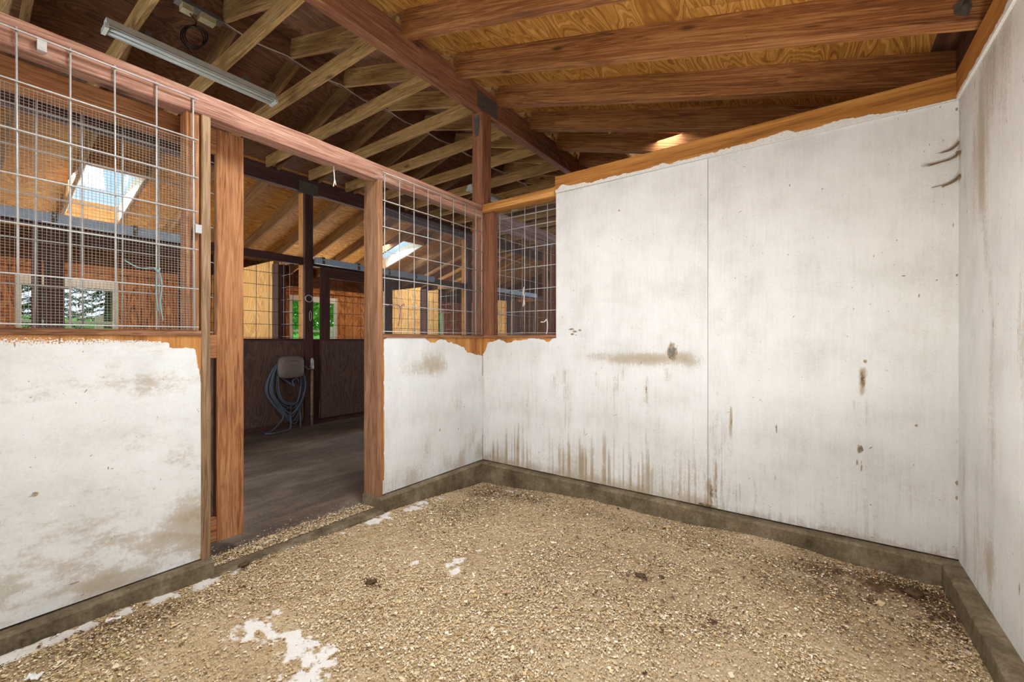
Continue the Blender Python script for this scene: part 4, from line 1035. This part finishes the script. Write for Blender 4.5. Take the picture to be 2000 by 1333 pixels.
# ------------------------------------------------------------------ things in the alley
def strip_light(x, y0, y1, z, label):
    r = root('fluorescent_light', (x, (y0 + y1) / 2, z), label, 'lamp', 'alley strip lights')
    V, F = [], []
    prof = [(-0.035, 0.085), (0.035, 0.085), (0.055, 0.03), (0.07, 0.012), (0.066, 0.008), (0.03, 0.03), (-0.03, 0.03), (-0.066, 0.008), (-0.07, 0.012), (-0.055, 0.03)]
    k = len(prof)
    for y in (y0, y1): V += [(x + a, y, z + b) for a, b in prof]
    F = [(i, (i + 1) % k, k + (i + 1) % k, k + i) for i in range(k)] + [tuple(range(k)), tuple(range(2 * k - 1, k - 1, -1))]
    mb = MB(); mb.v, mb.f = V, F; mb.build('housing', M['whitemetal'], r)
    for s in (-0.027, 0.027):
        MB().tube([(x + s, y0 + 0.02, z + 0.012), (x + s, y1 - 0.02, z + 0.012)], 0.0125, 10).build('tube', M['tube'], r, True)
    for y in (y0, y1):
        MB().box(x - 0.062, x + 0.062, y - 0.012, y + 0.012, z - 0.006, z + 0.03).build('end_cap', M['whitemetal'], r)
        for s in (-0.027, 0.027):
            MB().tube([(x + s, y - 0.013, z + 0.010), (x + s, y + 0.014, z + 0.010)], 0.0165, 8).build('socket', M['tube'], r)
    for y in (y0 + 0.25, y1 - 0.25):
        MB().box(x - 0.02, x + 0.02, y - 0.015, y + 0.015, z + 0.085, 3.72).build('mount', M['plate'], r)
strip_light(-4.28, 0.785, 1.985, 3.58, 'white two-tube fluorescent strip hung over the alley, seen above the left mesh')
strip_light(-4.30, 4.86, 6.06, 3.58, 'smaller-looking far fluorescent strip over the alley behind the corner post')

# wiring under the ridge
zc = zr(XRG) - 0.03
jb = root('junction_box', (XRG, 1.38, zc - 0.03), 'cream electrical box pair under the dark ridge', 'box')
MB().box(XRG - 0.04, XRG + 0.04, 1.29, 1.37, zc - 0.05, zc).build('outlet', M['boxplastic'], jb)
MB().box(XRG - 0.04, XRG + 0.04, 1.42, 1.54, zc - 0.05, zc).build('cover', M['boxplastic'], jb)
MB().box(XRG - 0.05, XRG + 0.05, 1.25, 1.6, zc, zc + 0.03).build('backing', M['plate'], jb)
mb = MB()
for i in range(3): mb.torus((XRG + 0.01 * i, 1.37 + 0.012 * i, 3.93 + 0.01 * i), (0.8, -0.6, 0.1 * i), 0.085, 0.005, 22, 6, 0.105)
mb.tube(catmull([(XRG, 1.35, zc - 0.045), (XRG, 1.40, 4.08), (XRG, 1.37, 4.035)]), 0.005)
mb.tube(catmull([(XRG, 1.31, 3.85), (-4.36, 1.36, 3.74), (-4.29, 1.44, 3.68)]), 0.005)
tag(mb.build('power_cord', M['black'], None, True), 'black coiled power cord dangling above the near fluorescent strip', 'cord')
pts = []
for i in range(13):
    y = 1.56 + 0.61 * i
    pts += [(XRG + 0.03, y, zc + 0.02), (XRG + 0.03, y + 0.3, zc - 0.02)]
tag(MB().tube(pts, 0.006, 5).build('electric_cable', M['whitecable'], None, True), 'pale electrical cable stapled along under the ridge', 'cable')

# hose hanger, hose, hydrant
def rounded(name, yc, zc_, w, h, x0, x1, mat, parent, n=28, p=4.0, bulge=0.02):
    V, F = [], []
    rings = [(x0, 1.0), (x1 - 0.02, 1.0), (x1, 0.93), (x1 + bulge, 0.6), (x1 + bulge * 1.3, 0.05)]
    for (x, s) in rings:
        for k in range(n):
            t = 2 * math.pi * k / n
            cx, sx_ = math.cos(t), math.sin(t)
            V.append((x, yc + s * w / 2 * math.copysign(abs(cx) ** (2 / p), cx), zc_ + s * h / 2 * math.copysign(abs(sx_) ** (2 / p), sx_) * (1.0 if sx_ > 0 else 0.95)))
    for i in range(len(rings) - 1):
        for k in range(n):
            k2 = (k + 1) % n; F.append((i * n + k, i * n + k2, (i + 1) * n + k2, (i + 1) * n + k))
    F.append(tuple(range(n - 1, -1, -1))); F.append(tuple((len(rings) - 1) * n + k for k in range(n)))
    mb = MB(); mb.v, mb.f = V, F
    return mb.build(name, mat, parent, True)
hh = root('hose_hanger', (XO, 3.1, 0.72), 'taupe plastic hose hanger fixed to the dark plywood across the alley', 'hose hanger')
rounded('cover', 3.105, 0.90, 0.37, 0.33, XO + 0.10, XO + 0.16, M['hanger'], hh)
MB().box(XO + 0.001, XO + 0.10, 2.99, 3.22, 0.82, 0.98).build('bracket', M['hanger'], hh)
mb = MB(); mb.tube(catmull([(XO + 0.165, 2.955, 0.93), (XO + 0.18, 3.0, 0.985), (XO + 0.185, 3.1, 1.0), (XO + 0.18, 3.2, 0.985), (XO + 0.165, 3.26, 0.93), (XO + 0.178, 3.2, 0.915), (XO + 0.185, 3.1, 0.93), (XO + 0.178, 3.0, 0.915), (XO + 0.165, 2.955, 0.93)]), 0.004)
mb.build('raised_rim', M['hanger'], hh, True)
mb = MB()
for i in range(9):
    o = U(-0.02, 0.02); dpt = 0.09 + 0.30 * (i / 8.0) + U(-0.03, 0.03); a = XO + 0.03 + 0.010 * (i % 5)
    f = 1.0 - i / 8.0; bl, brr = 0.03 + 0.13 * f + U(-0.02, 0.02), 0.02 + 0.13 * f + U(-0.02, 0.02); bx = 3.12 + U(-0.05, 0.06)
    mb.tube(catmull([(a, 3.1 + o, 0.99), (a, 2.97, 0.96), (a + 0.01, 2.96 - bl * 0.7, 0.78), (a + 0.02, 2.97 - bl, 0.55), (a + 0.03, 3.02 - bl * 0.5, 0.32 + 0.1 * (1 - f)), (a + 0.03, bx - 0.02, dpt), (a + 0.03, bx + 0.06, dpt + 0.01), (a + 0.02, 3.22 + brr * 0.6, 0.36 + 0.1 * (1 - f)), (a + 0.01, 3.24 + brr, 0.62), (a, 3.25 + brr * 0.5, 0.84), (a, 3.23, 0.96), (a, 3.12 + o, 0.99)]), 0.0105, 7)
mb.tube(catmull([(XO + 0.06, 3.05, 0.30), (XO + 0.08, 3.0, 0.15), (XO + 0.12, 2.85, 0.03), (XO + 0.2, 2.72, 0.02), (XO + 0.28, 2.8, 0.02), (XO + 0.22, 3.0, 0.02), (XO + 0.16, 3.08, 0.06), (XO + 0.08, 3.12, 0.22), (XO + 0.06, 3.14, 0.4)]), 0.0105, 7)
mb.tube(catmull([(XO + 0.06, 3.2, 0.36), (XO + 0.08, 3.26, 0.22), (XO + 0.13, 3.24, 0.10), (XO + 0.2, 3.2, 0.02)]), 0.0105, 7)
mb.tube(catmull([(XO + 0.05, 3.02, 0.74), (XO + 0.09, 3.12, 0.66), (XO + 0.1, 3.16, 0.62), (XO + 0.1, 3.14, 0.7), (XO + 0.1, 3.2, 0.73), (XO + 0.08, 3.24, 0.68)]), 0.010, 7)
tag(mb.build('garden_hose', M['hose'], None, True), 'grey garden hose looped over the hanger and trailing on the alley floor', 'hose')
hy = root('yard_hydrant', (XO + 0.1, 3.43, 0), 'rusty upright hydrant pipe with a galvanised head beside the coiled hose', 'hydrant')
MB().tube([(XO + 0.1, 3.43, -0.01), (XO + 0.1, 3.43, 0.5), (XO + 0.1, 3.43, 0.86)], 0.019, 10).build('pipe', M['pipe'], hy, True)
MB().lathe((XO + 0.1, 3.43, 0.85), [(0.022, 0), (0.03, 0.01), (0.03, 0.05), (0.024, 0.07), (0.026, 0.13), (0.02, 0.16), (0.008, 0.175)], 12).build('hydrant_head', M['galv'], hy, True)
MB().tube(catmull([(XO + 0.1, 3.43, 0.93), (XO + 0.15, 3.41, 0.92), (XO + 0.17, 3.40, 0.87)]), 0.013, 8).build('spout', M['galv'], hy, True)
MB().lathe((XO + 0.1, 3.43, 0.17), [(0.024, 0), (0.024, 0.02), (0.021, 0.022)], 10).build('coupling', M['pipe'], hy)
MB().tube(catmull([(XO + 0.12, 3.42, 0.9), (XO + 0.15, 3.36, 0.86), (XO + 0.12, 3.31, 0.9), (XO + 0.09, 3.26, 0.94)]), 0.009, 7).build('feed_hose', M['hose'], hy, True)
tr = root('tie_ring', (XO + 0.06, 3.41, 1.9), 'pale iron tie ring on the dark alley post', 'ring')
MB().torus((XO + 0.072, 3.40, 1.92), (1, 0, 0), 0.055, 0.008, 22, 6, 0.05).build('ring', M['galv'], tr, True)
MB().lathe((XO + 0.06, 3.40, 1.965), [(0.014, 0), (0.014, 0.02), (0.006, 0.024)], 8).build('staple', M['plate'], tr)
tag(MB().torus((XO + 0.068, 3.425, 1.66), (1, 0.1, 0), 0.018, 0.004, 22, 6, 0.075).tube([(XO + 0.06, 3.425, 1.735), (XO + 0.072, 3.425, 1.733)], 0.005).build('rope_loop', M['twine_white'], None, True), 'thin pale rope loop hanging below the ring on the alley post', 'rope')

# twine and cord
def strand(pts, rad, mat, label, cat='twine', group=None, name='twine', forks=()):
    mb = MB().tube(catmull(pts, 6), rad, 5)
    for f in forks: mb.tube(catmull(f, 6), rad, 5)
    return tag(mb.build(name, mat, None, True), label, cat, group)
xw = XF + 0.022
strand([(xw, 0.55, 1.66), (xw + 0.01, 0.60, 1.63), (xw, 0.672, 1.632), (xw, 0.69, 1.56), (xw, 0.685, 1.47), (xw, 0.695, 1.38)], 0.003, M['twine_teal'], 'pale teal baling twine knotted on the left wire panel', forks=[[(xw, 0.672, 1.632), (xw, 0.668, 1.52), (xw, 0.675, 1.43)], [(xw, 0.66, 1.64), (xw + 0.006, 0.672, 1.62), (xw, 0.684, 1.64)]])
strand([(xw, 2.04, 1.545), (xw + 0.006, 2.1, 1.56), (xw, 2.17, 1.545), (xw, 2.165, 1.46), (xw, 2.15, 1.40)], 0.003, M['twine_red'], 'reddish twine tied to wire panel beside the right door jamb', forks=[[(xw, 2.17, 1.545), (xw + 0.004, 2.20, 1.57), (xw, 2.21, 1.55)]])
strand([(XF - 0.05, 1.653, HB + 0.005), (XF - 0.045, 1.655, 2.43), (XF - 0.05, 1.66, 2.39), (XF - 0.047, 1.65, 2.345)], 0.0035, M['twine_white'], 'frayed white string dangling from the door header', forks=[[(XF - 0.05, 1.66, 2.40), (XF - 0.045, 1.668, 2.36)]])
yw = YP + 0.043
strand([(-2.20, yw, 1.78), (-2.205, yw - 0.01, 1.72), (-2.2, yw, 1.69), (-2.21, yw, 1.60)], 0.006, M['twine_white'], 'white cord knotted to the partition wire panel, hanging at its middle', forks=[[(-2.2, yw, 1.66), (-2.19, yw - 0.006, 1.61)]])
strand([(-1.99, yw, 1.45), (-1.97, yw - 0.01, 1.455), (-1.955, yw, 1.47), (-1.95, yw, 1.40), (-1.96, yw, 1.34)], 0.006, M['twine_white'], 'white cord tied low on the partition wire panel, near the tall white wall', forks=[[(-1.99, yw, 1.45), (-2.02, yw, 1.45)]])
# horse hair caught in the corner seam
for (z, l, lab) in ((2.305, 0.09, 'uppermost of three dark hair tufts in the white wall corner'), (2.25, 0.15, 'longest dark hair tuft, middle of three in the white wall corner'), (2.125, 0.11, 'lowest of three dark hair tufts in the white wall corner')):
    mb = MB()
    for i in range(9):
        dz, dl = U(-0.008, 0.008), l * U(0.55, 1.0)
        mb.tube(catmull([(XR - 0.004, YP - 0.05 * R() * (1 if l > 0.1 else 0.3) - 0.006, z + 0.02 + dz), (XR - 0.015, YP - 0.012, z + 0.006 + dz * 0.6), (XR - 0.5 * dl, YP - 0.008, z - 0.008), (XR - dl, YP - 0.006 - 0.008 * R(), z - 0.012 - U(0, 0.01))], 5), lambda t: 0.0035 * (1 - 0.85 * abs(t - 0.3) / 0.7), 5)
    tag(mb.build('hair_tuft', M['hair'], None, True), lab, 'hair', 'horse hair caught in the corner')
# eye bolt in a rafter
eb = MB().torus((-1.72, 4.085, zr(-1.72) - 0.014), (0.3, 1, 0), 0.013, 0.003, 16, 6).tube([(-1.72, 4.085, zr(-1.72) + 0.005), (-1.72, 4.085, zr(-1.72) - 0.003)], 0.004)
tag(eb.build('eye_bolt', M['galv'], None, True), 'small steel eye bolt screwed into the underside of a rafter', 'bolt')
mb = MB()
for i in range(70):
    y = 3.75 + 1.1 * R() ** 0.7; x = XF + U(0.0, 0.03); z = U(3.60, 3.72) - 0.05 * (R() ** 2)
    a, l = U(-1.5, 1.5), U(0.05, 0.16)
    p = Vector((x, y, z)); d = Vector((U(0.0, 0.35), math.cos(a), -abs(math.sin(a)) * 0.7)).normalized()
    mb.tube([p, p + d * l * 0.5 + Vector((0.01, 0, U(-0.01, 0.015))), p + d * l], 0.0014, 4)
o = mb.build('straw_wisps', M['hair'], ce); o['kind'] = 'stuff'
# dung lumps and paper scraps
def lump(x, y, z, a, b, c, label, name='dung_clump', mat='dung', cat='dung', group='dung clumps'):
    n_, m_ = 12, 7; V, F = [], []
    for i in range(m_ + 1):
        t = math.pi * i / m_
        for k in range(n_):
            w = 2 * math.pi * k / n_; j = 1 + 0.8 * (R() - 0.5)
            V.append((x + a * j * math.sin(t) * math.cos(w), y + b * j * math.sin(t) * math.sin(w), z + c * j * math.cos(t)))
    for i in range(m_):
        for k in range(n_):
            k2 = (k + 1) % n_; F.append((i * n_ + k, (i + 1) * n_ + k, (i + 1) * n_ + k2, i * n_ + k2))
    mb = MB(); mb.v, mb.f = V, F
    return tag(mb.build(name, M[mat], None, True), label, cat, group)
lump(-2.40, 0.955, 0.010, 0.016, 0.026, 0.013, 'dark dung clump on the inner edge of the doorway threshold')
lump(-2.56, 1.03, 0.048, 0.014, 0.024, 0.011, 'dark dung clump lying on the concrete door threshold')
bh = lambda x, y: float(bed_h(np.array([x]), np.array([y]))[0])
lump(-1.90, 1.37, bh(-1.9, 1.37) + 0.006, 0.018, 0.03, 0.009, 'brown dung clump in the shavings just inside the doorway')
lump(-0.78, 2.26, bh(-0.78, 2.26) + 0.004, 0.032, 0.02, 0.009, 'flat dung clump in the shavings at the middle of the stall')
lump(-0.68, 2.31, bh(-0.68, 2.31) + 0.004, 0.014, 0.012, 0.007, 'smallest dung clump, beside the flat one mid stall')
lump(0.40, 2.93, bh(0.40, 2.93) + 0.010, 0.045, 0.035, 0.018, 'largest dung clump, near the white wall corner')
def scrap(x, y, w, h, a, label):
    z = bh(x, y) + 0.016; V, F = [], []
    nx_, ny_ = 6, 4
    for j in range(ny_):
        for i in range(nx_):
            u, v = (i / (nx_ - 1) - 0.5) * w, (j / (ny_ - 1) - 0.5) * h * (0.6 + 0.8 * R())
            V.append((x + u * math.cos(a) - v * math.sin(a), y + u * math.sin(a) + v * math.cos(a), z + 0.012 * R()))
    for j in range(ny_ - 1):
        for i in range(nx_ - 1): F.append((j * nx_ + i, j * nx_ + i + 1, (j + 1) * nx_ + i + 1, (j + 1) * nx_ + i))
    k = len(V); V += [(p[0], p[1], p[2] + 0.0015) for p in V[:k]]; F += [tuple(q_ + k for q_ in reversed(f)) for f in F]
    mb = MB(); mb.v, mb.f = V, F
    tag(mb.build('paper_scrap', M['paper'], None), label, 'scrap', 'white scraps')
scrap(-2.5, 0.485, 0.05, 0.02, 1.2, 'crumpled white scrap by the left curb')
scrap(-2.33, 0.235, 0.05, 0.025, 0.8, 'flatter white scrap in the bedding, nearest the camera beside the left curb')

# ------------------------------------------------------------------ outside the far windows
def hill(x): return 0.1 + np.clip(-x - 10.0, 0, 11.0) * 0.185
nx, ny = 60, 60
gx, gy = np.meshgrid(np.linspace(-70, XFO - 0.15, nx), np.linspace(-30, 70, ny))
gz = hill(gx) + 0.25 * (fbm(gx * 0.2, gy * 0.2, 3) - 0.5) - 0.05 * np.clip(-gx - 24, 0, 50)
idx = np.arange(nx * ny).reshape(ny, nx)
q = np.stack([idx[:-1, :-1], idx[:-1, 1:], idx[1:, 1:], idx[1:, :-1]], -1).reshape(-1, 4)
me = bpy.data.meshes.new('lawn'); me.from_pydata(np.stack([gx, gy, gz], -1).reshape(-1, 3).tolist(), [], q.tolist())
for p in me.polygons: p.use_smooth = True
lw = link('lawn', me, M['grass']); tag(lw, kind='structure')
def hz(x): return float(hill(np.array([x]))[0])
def conifer(x, y, h, label):
    z = hz(x); r = root('conifer', (x, y, z), label, 'tree', 'conifers on the slope')
    MB().tube([(x, y, z - 0.1), (x, y, z + h * 0.5), (x, y, z + h)], lambda t: 0.16 * (1 - 0.9 * t), 8).build('trunk', M['bark'], r)
    V, F = [], []
    for i in range(64):
        hh_ = 0.35 + (h - 0.6) * (i / 64.0) ** 1.1; rad = (h - hh_) * 0.36 + 0.3; a = i * 2.4 + U(-.3, .3)
        for j in range(26):
            t = (j + 0.5) / 26; d = rad * t; droop = -0.28 * d - 0.10 * d * d * 0.3
            for s in (-1, 1):
                px, py = x + math.cos(a) * d, y + math.sin(a) * d; pz = z + hh_ + droop + U(-0.03, 0.03)
                ln = U(0.12, 0.26) * (1.15 - 0.5 * t); b = a + s * U(0.5, 1.0)
                qx, qy, qz = px + math.cos(b) * ln, py + math.sin(b) * ln, pz - U(0.02, 0.13)
                k = len(V); w = 0.022
                V += [(px - math.sin(b) * w, py + math.cos(b) * w, pz), (px + math.sin(b) * w, py - math.cos(b) * w, pz - 0.02), (qx, qy, qz)]
                F.append((k, k + 1, k + 2))
    mb = MB(); mb.v, mb.f = V, F
    o = mb.build('branches', M['needles'], r); o['kind'] = 'stuff'
conifer(-15.5, 1.7, 3.4, 'dark drooping conifer outside the far window, on the fence side nearest the barn')
conifer(-19.0, 3.6, 3.6, 'second dark conifer farther up the slope, behind the pale fence post')
conifer(-19.5, 0.9, 3.4, 'dark conifer on the slope, behind the left part of the window')
def broadleaf(x, y, h, cr, label):
    z = hz(x); r = root('leafy_tree', (x, y, z), label, 'tree', 'leafy trees')
    MB().tube([(x, y, z - 0.1), (x + 0.1, y, z + h * 0.4), (x, y + 0.1, z + h * 0.8)], lambda t: 0.14 * (1 - 0.7 * t), 8).build('trunk', M['bark'], r)
    V, F = [], []
    for i in range(7000):
        while True:
            a, b, c = U(-1, 1), U(-1, 1), U(-1, 1)
            if 0.25 < a * a + b * b + c * c < 1: break
        p = Vector((x + a * cr, y + b * cr, z + h * 0.55 + c * h * 0.45)); s = U(0.05, 0.11)
        d = Vector((U(-1, 1), U(-1, 1), U(-1, 1))).normalized(); e = d.orthogonal().normalized(); k = len(V)
        V += [tuple(p - d * s), tuple(p + e * s * 0.5), tuple(p + d * s), tuple(p - e * s * 0.5)]; F.append((k, k + 1, k + 2, k + 3))
    mb = MB(); mb.v, mb.f = V, F
    o = mb.build('foliage', M['leaves'], r); o['kind'] = 'stuff'
broadleaf(-15.0, 8.2, 4.2, 1.6, 'bright leafy tree filling the window behind the alley post')
broadleaf(-18.5, 11.5, 5.5, 2.2, 'leafy tree farther off, behind the window of the second far stall')
broadleaf(-13.5, 13.6, 4.0, 1.5, 'leafy tree outside the farthest window')
def fence(x, y0, y1, label, n_=6):
    r = root('paddock_fence', (x, (y0 + y1) / 2, hz(x)), label, 'fence')
    for i in range(n_):
        y = y0 + (y1 - y0) * i / (n_ - 1)
        board('fence_post', x - 0.06, x + 0.06, y - 0.06, y + 0.06, hz(x) - 0.1, hz(x) + 1.15, 'z', M['fence'], r)
    for z in (0.35, 0.68, 1.0):
        board('fence_rail', x + 0.062, x + 0.085, y0, y1, hz(x) + z - 0.03, hz(x) + z + 0.03, 'y', M['fence'], r)
fence(-13.2, 0.0, 4.64, 'pale timber paddock fence outside the far left window', 3)
fence(-12.6, 6.0, 11.0, 'pale slatted fence outside the second window', 4)
